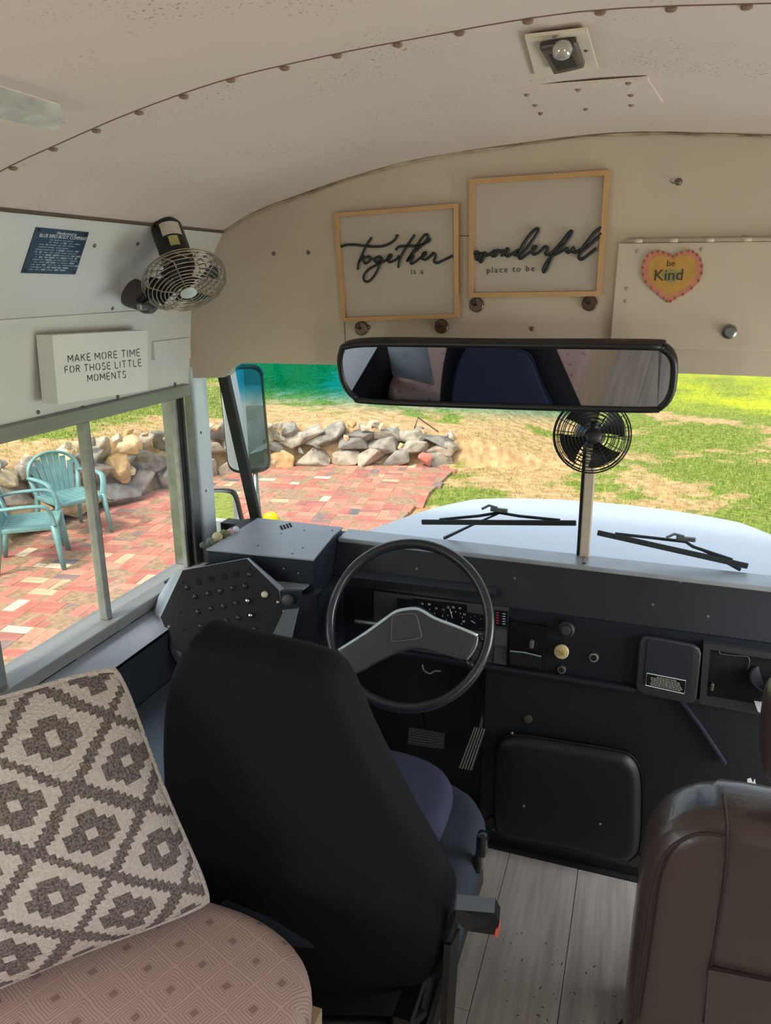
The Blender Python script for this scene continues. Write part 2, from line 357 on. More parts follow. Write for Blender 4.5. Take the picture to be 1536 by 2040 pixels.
# floor planks
M_floorbase = mat('subfloor', lin(60, 58, 56), .8)
fl = obj('floor', MB().box2((-1.15, -2.6, -.05), (1.15, 1.90, -.008)), M_floorbase, kind='structure', label='grey wood plank floor of the bus')
def wood():
    m = mat('grey_oak_plank', lin(206, 200, 193), .36, bump=.03, bscale=90, col2=lin(180, 174, 167), vscale=3, stretch=(9, .8, 1))
    n = m.node_tree; b = n.nodes['Principled BSDF']; tc = n.nodes.new('ShaderNodeTexCoord'); mp = n.nodes.new('ShaderNodeMapping'); mp.inputs['Scale'].default_value = (22, 1.3, 1)
    oi = n.nodes.new('ShaderNodeObjectInfo'); ad = n.nodes.new('ShaderNodeVectorMath'); ad.operation = 'ADD'
    n.links.new(tc.outputs['Object'], ad.inputs[0]); n.links.new(oi.outputs['Location'], ad.inputs[1]); n.links.new(ad.outputs[0], mp.inputs[0])
    a = n.nodes.new('ShaderNodeTexNoise'); a.inputs['Scale'].default_value = 3; a.inputs['Detail'].default_value = 8; a.inputs['Distortion'].default_value = .6; n.links.new(mp.outputs[0], a.inputs[0])
    mx = n.nodes.new('ShaderNodeMix'); mx.data_type = 'RGBA'; mx.blend_type = 'MULTIPLY'; mx.inputs[0].default_value = .55
    cr = n.nodes.new('ShaderNodeValToRGB'); cr.color_ramp.elements[0].position = .35; cr.color_ramp.elements[0].color = (.70, .68, .66, 1); cr.color_ramp.elements[1].position = .62; cr.color_ramp.elements[1].color = (1, 1, 1, 1)
    n.links.new(a.outputs[0], cr.inputs[0]); src = b.inputs['Base Color'].links[0].from_socket; n.links.new(src, mx.inputs[6]); n.links.new(cr.outputs[0], mx.inputs[7])
    n.links.new(mx.outputs[2], b.inputs['Base Color']); return m
M_plank = wood()
xs = [-1.15, -.935, -.735, -.535, -.333, -.132, .068, .268, .468, .668, .868, 1.15]
for i, (a, b) in enumerate(zip(xs, xs[1:])):
    cuts = [-2.6, [-1.1, -.5, -1.4][i % 3], [.55, 1.345, .2][(i + 0) % 3] if i != 4 else 1.345, 1.885]
    for y0, y1 in zip(cuts, cuts[1:]):
        o = obj('plank', MB().rbox(((a + b) / 2, (y0 + y1) / 2, -.004), (b - a - .0016, y1 - y0 - .0016, .008), .001, seg=1), M_plank, fl)
# crumbs on the floor
mb = MB()
for i in range(60):
    x, y = random.uniform(-.12, .2), random.uniform(1.3, 1.62); s = random.uniform(.0008, .0022); a = random.uniform(0, 3)
    mb.box((x, y, .0008), (s * random.choice((1, 1, 4)), s, .0016), (V((math.cos(a), math.sin(a), 0)), V((-math.sin(a), math.cos(a), 0)), V((0, 0, 1))))
obj('floor_crumbs', mb, mat('crumb', lin(88, 76, 60), .9), kind='stuff', label='scattered dark crumbs and dirt on the plank floor', cat='crumbs')
# rear wall of the bus
obj('wall_rear', MB().box2((-1.15, -2.64, 0), (1.15, -2.6, 1.95)), cream, kind='structure')
# ------------------------------------------------------------------ windshield
def wsY(z): return 1.935 + (1.42 - z) * .22
ws = thing('window_6', (0, 0, 0), 'two pane bus windshield with teal tint band on the driver side', None, None, 'structure')
zb = .90
def pane(xa, xb, m, name='pane'):
    mb = MB(); mb.prism([V((xa, wsY(zb), zb)), V((xb, wsY(zb), zb)), V((xb, wsY(1.435), 1.435)), V((xa, wsY(1.435), 1.435))], (0, .005, 0)); return obj(name, mb, m, ws)
pane(-1.0, .0, M_glassband); pane(0.0, 1.0, M_glass)
def bar(name, a, b, wd, dp, m, par=ws):
    a, b = V(a), V(b); z = (b - a).normalized(); x = V((1, 0, 0)); x = (x - z * x.dot(z)).normalized(); y = z.cross(x)
    return obj(name, MB().rbox((a + b) / 2, (wd, dp, (b - a).length), .003, (x, y, z), 1), m, par)
bar('centre_post', (.004, wsY(.90) - .012, .90), (.004, wsY(1.43) - .012, 1.43), .026, .018, mat('post_grey', lin(190, 176, 160), .5))
bar('post_gasket', (-.012, wsY(.90) - .004, .90), (-.012, wsY(1.43) - .004, 1.43), .012, .014, M_rub)
ga = atp(443, 735, (0, wsY(1.4), 1.4), (0, 1, .22)); gb = atp(512, 1042, (0, wsY(.92), .92), (0, 1, .22))
bar('corner_gasket', gb, ga + (ga - gb) * .01, .034, .02, M_rub)
# quarter window beside the windshield
mb = MB(); mb.prism([V((-1.15, 1.985, .84)), V((-1.0, wsY(.9), .84)), V((-1.0, wsY(1.42), 1.42)), V((-1.15, 1.985, 1.42))], (-.002, .004, 0))
obj('quarter_pane', mb, M_glass, ws)
# front cowl outside below the windshield
obj('wall_cowl', MB().prism([V((-1.19, 2.05, .3)), V((1.19, 2.05, .3)), V((1.19, 2.05, .885)), V((-1.19, 2.05, .885))], (0, .03, 0)), M_white, kind='structure')

# ================================================================== OUTSIDE
GZ = -0.95
WALLP = [(-6.05, 3.6), (-5.98, 5.0), (-5.98, 6.0), (-5.88, 6.8), (-5.72, 7.6), (-5.52, 8.5), (-5.1, 9.25), (-4.5, 9.72), (-3.5, 10.05), (-2.45, 10.4)]
WALLH = [.70, .72, .74, .78, .76, .68, .60, .57, .58, .42]
wp = [V((a, b, 0)) for a, b in WALLP]
def wall_dist(x, y):
    # signed distance to the stone wall line, positive on the uphill side
    best = 1e9; sg = 1; tt = 0
    p = V((x, y, 0))
    for i in range(len(wp) - 1):
        a, b = wp[i], wp[i + 1]; d = b - a; t = (p - a).dot(d) / d.length_squared
        if i == 0: t = min(t, 1)
        else: t = max(0, min(1, t)) if i < len(wp) - 2 else max(0, min(1, t))
        q = a + d * t; l = (p - q).length
        if l < best: best = l; sg = 1 if d.cross(p - a).z > 0 else -1; tt = i + max(0, min(1, t))
    i = min(int(tt), len(WALLH) - 2); h = WALLH[i] + (WALLH[i + 1] - WALLH[i]) * (tt - i)
    return best * sg, h, tt
def sstep(a, b, x):
    t = max(0, min(1, (x - a) / (b - a))); return t * t * (3 - 2 * t)
def ground(x, y):
    base = GZ + .012 * max(0, y - 12) + .0009 * max(0, y - 18) ** 2 * .25
    d, h, tt = wall_dist(x, y)
    if d > 0:
        fall = 1 - sstep(-2.6, -.6, x) if y > 9 else 1
        base += sstep(.0, .25, d) * (h * .92) * fall + min(d, 14) * .045 * fall
    else: fall = 0
    n1 = noise.noise(V((x * .5, y * .5, 0))) * .05 + noise.noise(V((x * 2, y * 2, 3))) * .015
    if -6 < x < -2.2 and y < 10.2 and d <= 0.1: n1 = -.03
    if x < 1.3 and x > -2.2 and y < 6: n1 = min(n1, 0)
    return base + n1
def gcolor(x, y, z):
    d, h, tt = wall_dist(x, y)
    n = noise.fractal(V((x * .9, y * .9, 1.7)), 1.0, 2.0, 5); n2 = noise.fractal(V((x * 3.5, y * 3.5, 9)), 1.0, 2.0, 4)
    g = .62 + n * .55 + n2 * .42
    if d > 0 and x < -1.5:
        g -= .75 * (1 - sstep(.1, 1.0, d)) ; g -= .08
        if x < -6: g += .42 * sstep(.6, 1.8, d)
        g -= .2 * sstep(8.8, 10, y) * (1 - sstep(1.0, 6.0, d))
    # bare dirt shoulder at the end of the stone wall and a tyre track running to the right
    g -= .6 * math.exp(-((x + 1.2) ** 2 / 1.6 + (y - 11) ** 2 / 3.0))
    g -= .95 * math.exp(-((x + .55) ** 2 / .55 + (y - 8.3) ** 2 / .35))
    g += .16 * sstep(-.8, .5, x)
    line = y - (15.6 - .62 * (x - 0.3)); g -= .75 * math.exp(-(line / .55) ** 2) * sstep(-1.5, .6, x)
    line2 = y - (26 - .3 * x); g -= .8 * math.exp(-(line2 / 1.6) ** 2) * sstep(0, 3, x)
    g += .25 * sstep(1, 2, x) * (1 - sstep(9, 12, y)) + .5 * sstep(15.5, 17, y + .62 * x) * (1 - sstep(22, 25, y)) * sstep(-.5, 1.5, x)
    g -= .3 * sstep(26, 34, y)
    yel = sstep(15.5, 18, y + .3 * x) * sstep(-1, 2, x) * (.7 + n)
    return max(0, min(1, g)), max(0, min(1, yel))
def axis(lo, hi, fine_lo, fine_hi, st):
    a = []; v = fine_lo; s = st
    while v > lo: s *= 1.25; v -= s; a.append(v)
    a = a[::-1]; v = fine_lo
    while v < fine_hi: a.append(v); v += st
    s = st
    while v < hi: a.append(v); s *= 1.13; v += s
    return a
gx = axis(-140, 140, -8.5, 5.0, .13); gy = axis(-60, 160, 2.6, 17.0, .13)
mb = MB(); cols = []
for y in gy:
    for x in gx:
        z = ground(x, y); mb.v.append(V((x, y, z))); cols.append(gcolor(x, y, z) if (y > 0 and abs(x) < 30) else (.6, .2))
Wd = len(gx)
mb.f = [(j * Wd + i, j * Wd + i + 1, (j + 1) * Wd + i + 1, (j + 1) * Wd + i) for j in range(len(gy) - 1) for i in range(Wd - 1)]; mb.m = [0] * len(mb.f)
def terrain_mat():
    m = bpy.data.materials.new('grass_and_dirt'); m.use_nodes = True; n = m.node_tree; b = n.nodes['Principled BSDF']; b.inputs['Roughness'].default_value = .95; b.inputs['Specular IOR Level'].default_value = .1
    at_ = n.nodes.new('ShaderNodeAttribute'); at_.attribute_name = 'cover'; sp = n.nodes.new('ShaderNodeSeparateColor'); n.links.new(at_.outputs['Color'], sp.inputs[0])
    tc = n.nodes.new('ShaderNodeTexCoord')
    def nz(s, d=5):
        q = n.nodes.new('ShaderNodeTexNoise'); q.inputs['Scale'].default_value = s; q.inputs['Detail'].default_value = d; n.links.new(tc.outputs['Object'], q.inputs[0]); return q.outputs[0]
    def ramp(src, p0, c0, p1, c1):
        r = n.nodes.new('ShaderNodeValToRGB'); r.color_ramp.elements[0].position = p0; r.color_ramp.elements[0].color = (*c0, 1); r.color_ramp.elements[1].position = p1; r.color_ramp.elements[1].color = (*c1, 1); n.links.new(src, r.inputs[0]); return r.outputs[0]
    def mix(f, a, bb):
        x = n.nodes.new('ShaderNodeMix'); x.data_type = 'RGBA'; n.links.new(f, x.inputs[0]); n.links.new(a, x.inputs[6]); n.links.new(bb, x.inputs[7]); return x.outputs[2]
    dirt = ramp(nz(9), .35, lin(158, 126, 88), .65, lin(196, 164, 120))
    grass = ramp(nz(14), .35, lin(92, 108, 44), .68, lin(140, 150, 70))
    yel = ramp(nz(7), .3, lin(146, 158, 36), .7, lin(186, 186, 52))
    g2 = mix(sp.outputs[1], grass, yel)
    ad = n.nodes.new('ShaderNodeMath'); ad.operation = 'ADD'; n.links.new(sp.outputs[0], ad.inputs[0])
    k = n.nodes.new('ShaderNodeMapRange'); k.inputs[3].default_value = -.28; k.inputs[4].default_value = .28; n.links.new(nz(11, 8), k.inputs[0]); n.links.new(k.outputs[0], ad.inputs[1])
    k2 = n.nodes.new('ShaderNodeMapRange'); k2.inputs[1].default_value = .36; k2.inputs[2].default_value = .6; n.links.new(ad.outputs[0], k2.inputs[0])
    n.links.new(mix(k2.outputs[0], dirt, g2), b.inputs['Base Color'])
    bp = n.nodes.new('ShaderNodeBump'); bp.inputs['Strength'].default_value = .5; bp.inputs['Distance'].default_value = .012; n.links.new(nz(30, 8), bp.inputs['Height']); n.links.new(bp.outputs[0], b.inputs['Normal'])
    return m
gr = obj('ground', mb, terrain_mat(), smooth=True, kind='structure', label='sloping ground of grass and bare dirt outside')
ca = gr.data.color_attributes.new('cover', 'FLOAT_COLOR', 'POINT')
ca.data.foreach_set('color', [c for a, b in cols for c in (a, b, 0, 1)])
# grass blades
def grass_blades():
    mb = MB(); mi = []
    tries = 0; cnt = 0
    while cnt < 95000 and tries < 190000:
        tries += 1
        r = random.random()
        if r < .25: x, y = random.uniform(-10.5, -5.8), random.uniform(4.0, 13)
        elif r < .8: x, y = random.uniform(-2.6, 4.6), 3.6 + 11 * random.random() ** 1.5
        else: x, y = random.uniform(-7, 6), random.uniform(9, 20)
        d, h, tt = wall_dist(x, y)
        if d <= 0.25 and -6.2 < x < -2.35 and y < 10.6: continue
        if abs(x) < 1.2 and y < 3.7: continue
        g, ye = gcolor(x, y, 0)
        dry = g + random.uniform(-.25, .25) < .5
        if dry and random.random() < .62: continue
        z = ground(x, y) - .004; hh = random.uniform(.02, .055) * (1 + .5 * ye); a = random.uniform(0, 6.28); wd = random.uniform(.004, .008)
        dx, dy = math.cos(a) * wd, math.sin(a) * wd; lx, ly = random.uniform(-.5, .5) * hh, random.uniform(-.5, .5) * hh
        b = len(mb.v); mb.v += [V((x - dx, y - dy, z)), V((x + dx, y + dy, z)), V((x + lx, y + ly, z + hh))]; mb.f.append((b, b + 1, b + 2)); mb.m.append(3 if dry and random.random() < .7 else (2 if random.random() < ye * .8 else random.choice((0, 0, 1, 3)))); cnt += 1
    return mb
gm = [mat('grass_mid', lin(120, 138, 56), .8, spec=.1), mat('grass_dark', lin(92, 116, 46), .8, spec=.1), mat('grass_yellow', lin(182, 186, 48), .8, spec=.1), mat('grass_dry', lin(176, 164, 96), .8, spec=.1)]
obj('grass', grass_blades(), gm, kind='stuff', label='short patchy grass growing around the patio', cat='grass', origin=(0, 0, GZ))
# --------------------------------------------------------------- brick patio
pat = thing('brick_patio', (-3.9, 6.2, GZ), 'red brick patio in basket weave with cream and grey bricks', 'patio')
mb = MB(); mb.prism([V((-6.2, 2.0, GZ - .05)), V((-2.32, 2.0, GZ - .05)), V((-2.32, 10.1, GZ - .05)), V((-2.9, 10.3, GZ - .05)), (-4.4, 9.8, GZ - .05), (-5.4, 8.9, GZ - .05), (-6.2, 7, GZ - .05)], (0, 0, .058))
obj('sand_bed', mb, mat('joint_sand', lin(170, 138, 108), .95, var=.4, vscale=20), pat)
BC = [((196, 126, 106), 30), ((186, 112, 96), 26), ((208, 142, 116), 20), ((170, 108, 96), 10), ((216, 174, 138), 6), ((222, 198, 170), 3), ((142, 116, 110), 5), ((112, 106, 106), 1)]
brick_me = []
for i, (c, wgt) in enumerate(BC):
    m = mat('brick_clay_%d' % i, lin(*c), .85, var=.22, vscale=14, bump=.25, bscale=70)
    b = MB().rbox((0, 0, 0), (.226, .109, .05), .004, seg=1); me = bpy.data.meshes.new('brick'); me.from_pydata([tuple(p) for p in b.v], [], b.f); me.materials.append(m); brick_me.append(me)
bl = []
S = .232
ang = math.radians(9); ca_, sa_ = math.cos(ang), math.sin(ang)
for i in range(-24, 24):
    for j in range(-26, 26):
        hor = (i + j) % 2 == 0
        for k in (-.25, .25):
            lx, ly = i * S + (0 if hor else k * S), j * S + (k * S if hor else 0)
            x, y = -3.9 + lx * ca_ - ly * sa_, 6.2 + lx * sa_ + ly * ca_
            dd, hh, tt = wall_dist(x, y)
            if dd > -.12 or y < 2.0 or x > -2.33 + .05 * math.sin(y * 3) - max(0, (7.6 - y)) * .02 or x < -6.2: continue
            bl.append((x, y, (0 if hor else math.pi / 2) + ang))
def seen(x, y):
    p = V((x, y, GZ)) - CAM; cy, sy = math.cos(YAW), math.sin(YAW)
    X = p.x * cy + p.y * sy; Y = -p.x * sy + p.y * cy; cp, sp = math.cos(PITCH), math.sin(PITCH)
    fw = Y * cp - p.z * sp; u = 768 + F * X / fw; v = 1020 - F * (Y * sp + p.z * cp) / fw
    ok = (0 < u < 365 and 830 < v < 1360 - .62 * u) or (390 < u < 500 and 900 < v < 1060) or (500 <= u < 1000 and v < 1050 + (u - 500) * .05)
    return ok, fw
bl = sorted([(not seen(x, y)[0], seen(x, y)[1], x, y, a) for x, y, a in bl])
rest = MB(); wts = [q for _, q in BC]
restm = [me.materials[0] for me in brick_me]
for k, (ns, dist, x, y, a) in enumerate(bl):
    ci = random.choices(range(len(BC)), wts)[0]
    if x < -4.6 and y > 6.5 and ci in (4, 5) and random.random() < .3: ci = 0
    z = GZ - .016 + random.uniform(-.003, .004); tx, ty = random.gauss(0, .012), random.gauss(0, .012); az = a + random.gauss(0, .012)
    if k < 300:
        o = bpy.data.objects.new('brick', brick_me[ci]); C.objects.link(o); o.parent = pat; o.location = V((x, y, z)) - WL[pat.name]; o.rotation_euler = (tx, ty, az)
    else:
        R = Matrix.Rotation(az, 3, 'Z') @ Matrix.Rotation(ty, 3, 'Y') @ Matrix.Rotation(tx, 3, 'X')
        me = brick_me[ci]; rest.add([V((x, y, z)) + R @ v.co for v in me.vertices], [tuple(p.vertices) for p in me.polygons], ci)
tag(obj('brick_field', rest, restm, pat), kind='stuff')
# --------------------------------------------------------------- stone retaining wall
sw = thing('stone_wall', (-5.2, 7.4, GZ), 'low dry stone retaining wall of grey and tan rocks behind the patio', 'wall')
SC = [(152, 144, 131), (170, 160, 143), (132, 126, 118), (188, 172, 147), (216, 184, 138), (226, 200, 156), (204, 164, 112), (176, 162, 142)]
SM = [mat('rock_%d' % i, lin(*c), .9, col2=tuple(q * .5 for q in lin(*c)), vscale=9, bump=1.0, bscale=22, mid=.45) for i, c in enumerate(SC)]
def rock(c, size, ax, rnd, m, name='stone', par=None):
    bm = bmesh.new()
    for _ in range(rnd.randint(11, 15)):
        v = V((rnd.gauss(0, 1), rnd.gauss(0, 1), rnd.gauss(0, 1))).normalized()
        mx = max(abs(v.x), abs(v.y), abs(v.z)); v = v / (mx ** .72) * rnd.uniform(.86, 1.05)
        bm.verts.new((v.x * size[0] / 2, v.y * size[1] / 2, v.z * size[2] / 2))
    r = bmesh.ops.convex_hull(bm, input=bm.verts[:]); bmesh.ops.delete(bm, geom=[g for g in r['geom_interior'] if isinstance(g, bmesh.types.BMVert)], context='VERTS')
    bmesh.ops.bevel(bm, geom=bm.edges[:], offset=min(size) * .045, segments=1, affect='EDGES')
    bm.verts.index_update(); tw = rnd.uniform(-.35, .35)
    x, y, z = ax; x2 = x * math.cos(tw) + z * math.sin(tw); z2 = z * math.cos(tw) - x * math.sin(tw)
    mb = MB().add([V(c) + x2 * v.co.x + y * v.co.y + z2 * v.co.z for v in bm.verts], [tuple(v.index for v in f.verts) for f in bm.faces]); bm.free()
    return obj(name, mb, m, par)
rnd = random.Random(11)
seg = [0]
for a, b in zip(wp, wp[1:]): seg.append(seg[-1] + (b - a).length)
def wpos(s):
    for i in range(len(wp) - 1):
        if s <= seg[i + 1] or i == len(wp) - 2:
            t = (s - seg[i]) / (seg[i + 1] - seg[i]); d = (wp[i + 1] - wp[i]).normalized(); return wp[i] + (wp[i + 1] - wp[i]) * t, d, WALLH[i] + (WALLH[i + 1] - WALLH[i]) * min(1, t)
L = seg[-1]
for course, (f0, f1, wmin, wmax) in enumerate([(0.0, .44, .36, .62), (.38, .76, .30, .52), (.70, 1.02, .24, .46)]):
    s = rnd.uniform(0, .2)
    while s < L:
        wd = rnd.uniform(wmin, wmax); p, d, h = wpos(s + wd / 2); nrm = V((d.y, -d.x, 0))
        hh = h * (f1 - f0) * rnd.uniform(.9, 1.22); zc = GZ - .03 + h * (f0 + f1) / 2 + rnd.uniform(-.03, .03)
        left = s < L * .45
        pick = rnd.choices(range(8), [3, 3, 2, 2, 5, 5, 3, 2] if (left and course == 0) else ([3, 3, 3, 3, 3, 3, 2, 3] if left else [5, 5, 4, 3, 1, 1, 2, 5]))[0]
        if course == 0 and not left and rnd.random() < .25: pick = 6
        rock(p + V((0, 0, zc)) + nrm * (.04 - .05 * course + rnd.uniform(-.05, .05)), (wd * 1.2, rnd.uniform(.28, .42), hh * 1.2), (d, nrm, V((0, 0, 1))), rnd, SM[pick], par=sw)
        s += wd
for i in range(70):
    s = rnd.uniform(.2, L); p, d, h = wpos(s); nrm = V((d.y, -d.x, 0)); q = rnd.uniform(.07, .15)
    zz = rnd.choice((rnd.uniform(0, .9), 1.0)); rock(p + V((0, 0, GZ + h * zz)) + nrm * (rnd.uniform(.02, .1) if zz < 1 else rnd.uniform(-.2, .1)), (q * 1.3, q, q), (d, nrm, V((0, 0, 1))), rnd, SM[rnd.randrange(8)], par=sw)
# red brick block and a leaning steel rod at the right end of the wall
o = rock(V((-2.75, 10.1, GZ + .1)), (.24, .2, .24), (V((1, .3, 0)).normalized(), V((-.3, 1, 0)).normalized(), V((0, 0, 1))), rnd, mat('brick_block', lin(188, 118, 100), .9, var=.2), 'red_stone', sw)
obj('rusty_bracket', MB().tube([(-2.98, 10.35, GZ + .50), (-2.93, 10.35, GZ + .66), (-2.62, 10.35, GZ + .47)], .011, 6), mat('rusty_iron', lin(88, 62, 52), .8, var=.4), label='bent rusty iron bracket on top of the stone wall', cat='bracket')
# --------------------------------------------------------------- plastic garden chairs
M_teal = mat('teal_plastic', lin(112, 154, 150), .45, var=.22, vscale=7)
def plastic_chair(label):
    t = thing('garden_chair', (0, 0, 0), label, 'chair', 'plastic garden chairs')
    # local: front = +Y, width along X, z up
    sm = MB()
    n = 7
    for i in range(n):
        x0 = -.225 + .45 * i / n; x1 = x0 + .45 / n - .008
        sm.box2((x0, -.20, .405), (x1, .21, .418))
    sm.rbox((0, .225, .395), (.47, .05, .05), .015); sm.rbox((0, -.215, .405), (.44, .04, .035), .012); sm.rbox((-.23, 0, .398), (.03, .44, .045), .01); sm.rbox((.23, 0, .398), (.03, .44, .045), .01)
    obj('seat', sm, M_teal, t, smooth='auto')
    # back: arched rim, slats
    bp = []
    for k in range(13):
        a = math.pi * k / 12; bp.append(V((-.27 * math.cos(a), -.235 - .10 * (.35 + .65 * math.sin(a)), .60 + .22 * math.sin(a) ** .8)))
    back = thing('t', (0, 0, 0)); bpy.data.objects.remove(back)
    rb = MB().tube(smooth_path(bp, 3), .030, 8, flat=.55, up=(0, -.3, 1)); bk = obj('backrest', rb, M_teal, t, smooth=True)
    for i in range(7):
        u = -1 + 2 * i / 6; xt = u * .205; zt = .60 + .21 * math.cos(u * 1.05); xb = u * .15
        yt = -.235 - .10 * (.35 + .65 * math.sqrt(max(0, 1 - (xt / .27) ** 2)))
        sl = MB().prism([V((xb - .023, -.225, .41)), V((xb + .023, -.225, .41)), V((xt + .031, yt, zt)), V((xt - .031, yt, zt))], (0, -.009, 0)); obj('slat', sl, M_teal, bk)
    for s in (-1, 1):
        arm = smooth_path([V((.27 * s, -.27, .60)), V((.285 * s, -.15, .615)), V((.292 * s, .05, .622)), V((.285 * s, .17, .605)), V((.268 * s, .215, .53)), V((.25 * s, .225, .42))], 5)
        obj('armrest', MB().tube(arm, [.030] * (len(arm) - 4) + [.032, .034, .036, .036], 8, flat=.55, up=(0, .2, 1)), M_teal, t, smooth=True)
        obj('leg', MB().tube([V((.245 * s, .222, .425)), V((.262 * s, .245, .20)), V((.275 * s, .262, 0))], [.034, .028, .022], 8, flat=.8), M_teal, t, smooth=True)
        obj('leg', MB().tube([V((.262 * s, -.28, .60)), V((.225 * s, -.235, .42)), V((.232 * s, -.27, .20)), V((.24 * s, -.30, 0))], [.026, .034, .028, .021], 8, flat=.8), M_teal, t, smooth=True)
    return t
def face(o, x, y, dx, dy): o.location = (x, y, GZ + .018); o.rotation_euler = (0, 0, math.atan2(dy, dx) - math.pi / 2)
ca1 = plastic_chair('teal plastic armchair in front, partly cut off by the left photo edge'); face(ca1, -5.17, 5.27, .80, .60)
ca2 = plastic_chair('teal plastic armchair further back against the stone wall'); face(ca2, -5.42, 6.08, .93, -.36)
# --------------------------------------------------------------- bus hood, mirrors, wipers
M_hood = mat('white_hood_paint', lin(194, 204, 220), .35)
hd = thing('bus_hood', (0, 2.1, 0), 'white bus hood seen through the windshield', 'hood')
def hoodf(u, v):
    y = 2.085 + 1.32 * v; wd = .86 - .22 * v - .05 * v * v; x = (u * 2 - 1) * wd; a = abs(u * 2 - 1)
    z = .862 - .125 * v - .06 * v ** 4 - (.02 + .02 * v) * a ** 2.2 - .10 * sstep(.88, 1.0, a)
    return V((x, y, z))
obj('hood_panel', MB().grid(hoodf, 40, 24), M_hood, hd, smooth=True)
nose = MB()
fp = [hoodf(i / 30, 1) for i in range(31)]
for a, b in zip(fp, fp[1:]): nose.add([a, b, b + V((0, .10, -.12)), a + V((0, .10, -.12))], [(0, 1, 2, 3)]); nose.add([a + V((0, .10, -.12)), b + V((0, .10, -.12)), V((b.x, 3.5, -.4)), V((a.x, 3.5, -.4))], [(0, 1, 2, 3)])
obj('nose', nose, M_hood, hd, smooth=True)
for s in (-1, 1):
    sp_ = [hoodf(0 if s < 0 else 1, i / 16) for i in range(17)]; sk = MB()
    for a, b in zip(sp_, sp_[1:]): sk.add([a, b, V((b.x + .03 * s, b.y, .25)), V((a.x + .03 * s, a.y, .25))], [(0, 1, 2, 3)])
    obj('hood_side', sk, M_hood, hd, smooth=True)
    fd = MB().grid(lambda u, v: V((s * (.72 + .45 * u), 2.15 + 1.2 * v, .36 + .12 * math.sin(math.pi * v) - .22 * u ** 3)), 10, 16); obj('fender', fd, M_hood, hd, smooth=True)
for a, b in [((-.62, 2.3), (.5, 2.3))]:
    pass
def wiper(label, bl0, bl1, hub, base):
    t = thing('windshield_wiper', V((bl0 + bl1) / 2), label, 'wiper', 'windshield wipers')
    d = (bl1 - bl0).normalized()
    obj('blade', MB().rbox((bl0 + bl1) / 2, ((bl1 - bl0).length, .008, .015), .002, (d, V((0, 1, 0)), d.cross(V((0, 1, 0))).normalized()), 1), M_rub, t)
    up = V((0, .012, .016)); L_ = (bl1 - bl0).length
    obj('yoke', MB().tube([bl0 + d * L_ * .12 + up * .4, bl0 + d * L_ * .38 + up, hub + up * .9, bl0 + d * L_ * .64 + up, bl0 + d * L_ * .9 + up * .4], .0045, 6), M_black, t)
    obj('pivot_clip', MB().rbox(hub + V((0, .012, .022)), (.05, .012, .012), .003).tube([hub + V((-.05, .012, .02)), hub + V((-.03, .014, .032)), hub + V((-.005, .012, .028))], .004, 6), M_steel, t)
    obj('wiper_arm', MB().tube([hub + V((0, .012, .012)), (hub + base) / 2 + V((0, .014, .006)), base], [.005, .006, .009], 6, flat=.6), M_black, t)
def wsp(px, py): return atp(px, py, (0, wsY(.95) + .02, .95), (0, 1, .22))
wiper('black wiper blade lying level on the driver side of the windshield', wsp(840, 1040), wsp(1148, 1042), wsp(992, 1033), wsp(885, 1066) + V((0, .0, -.01)))
wiper('black wiper blade slanting down to the right of the centre post', wsp(1190, 1061), wsp(1490, 1128), wsp(1365, 1092), wsp(1475, 1135))
# big side mirror
def outline(px, fn, k=3): return smooth_path([fn(*p) for p in px], k, True)
def mirror(name, label, px, y, nrm, glass_in, arm):
    nn = V(nrm).normalized(); cx = sum(p[0] for p in px) / len(px); cz = sum(p[1] for p in px) / len(px); P0 = aY(cx, cz, y)
    ol = outline(px, lambda a, b: atp(a, b, P0, nn)); c = sum(ol, V((0, 0, 0))) / len(ol)
    t = thing(name, c, label, 'mirror')
    obj('housing', MB().pad(ol, -nn, .035, .010, bulge=0), M_black, t, smooth=True)
    obj('mirror_glass', MB().prism([c + (p - c) * glass_in + nn * .002 for p in ol], -nn * .003), M_mirror, t)
    obj('mount_arm', MB().tube(arm, .010, 8), M_steel, t, smooth=True)
    return t
bigm = mirror('side_mirror', 'tall rounded side mirror outside behind the black windshield corner gasket',
    [(455, 731), (500, 727), (520, 738), (524, 770), (531, 850), (538, 920), (530, 938), (505, 944), (475, 944), (456, 934), (450, 905), (443, 830), (436, 760), (440, 738)], 2.32, (.36, -1, -.02), .93,
    [aY(508, 930, 2.35), aY(512, 990, 2.34), aY(520, 1060, 2.30)])
lowm = mirror('convex_mirror', 'small convex fender mirror low beside the pale window pillar',
    [(395, 982), (430, 976), (458, 978), (470, 990), (480, 1030), (486, 1052), (478, 1062), (445, 1068), (400, 1074), (385, 1060), (383, 1000)], 2.2, (.24, -1, .03), .90,
    [aY(440, 1064, 2.23), aY(450, 1085, 2.22), aY(470, 1110, 2.2)])
yl = MB().lathe(aY(541, 1036, 2.34), (.2, -1, .25), [(.030, 0), (.032, .008), (.028, .016), (.012, .020)], 24)
tl = obj('marker_lamp', yl, mat('yellow_lens', lin(222, 206, 20), .3), smooth=True, label='round yellow marker lamp beyond the grey dash box', cat='lamp')

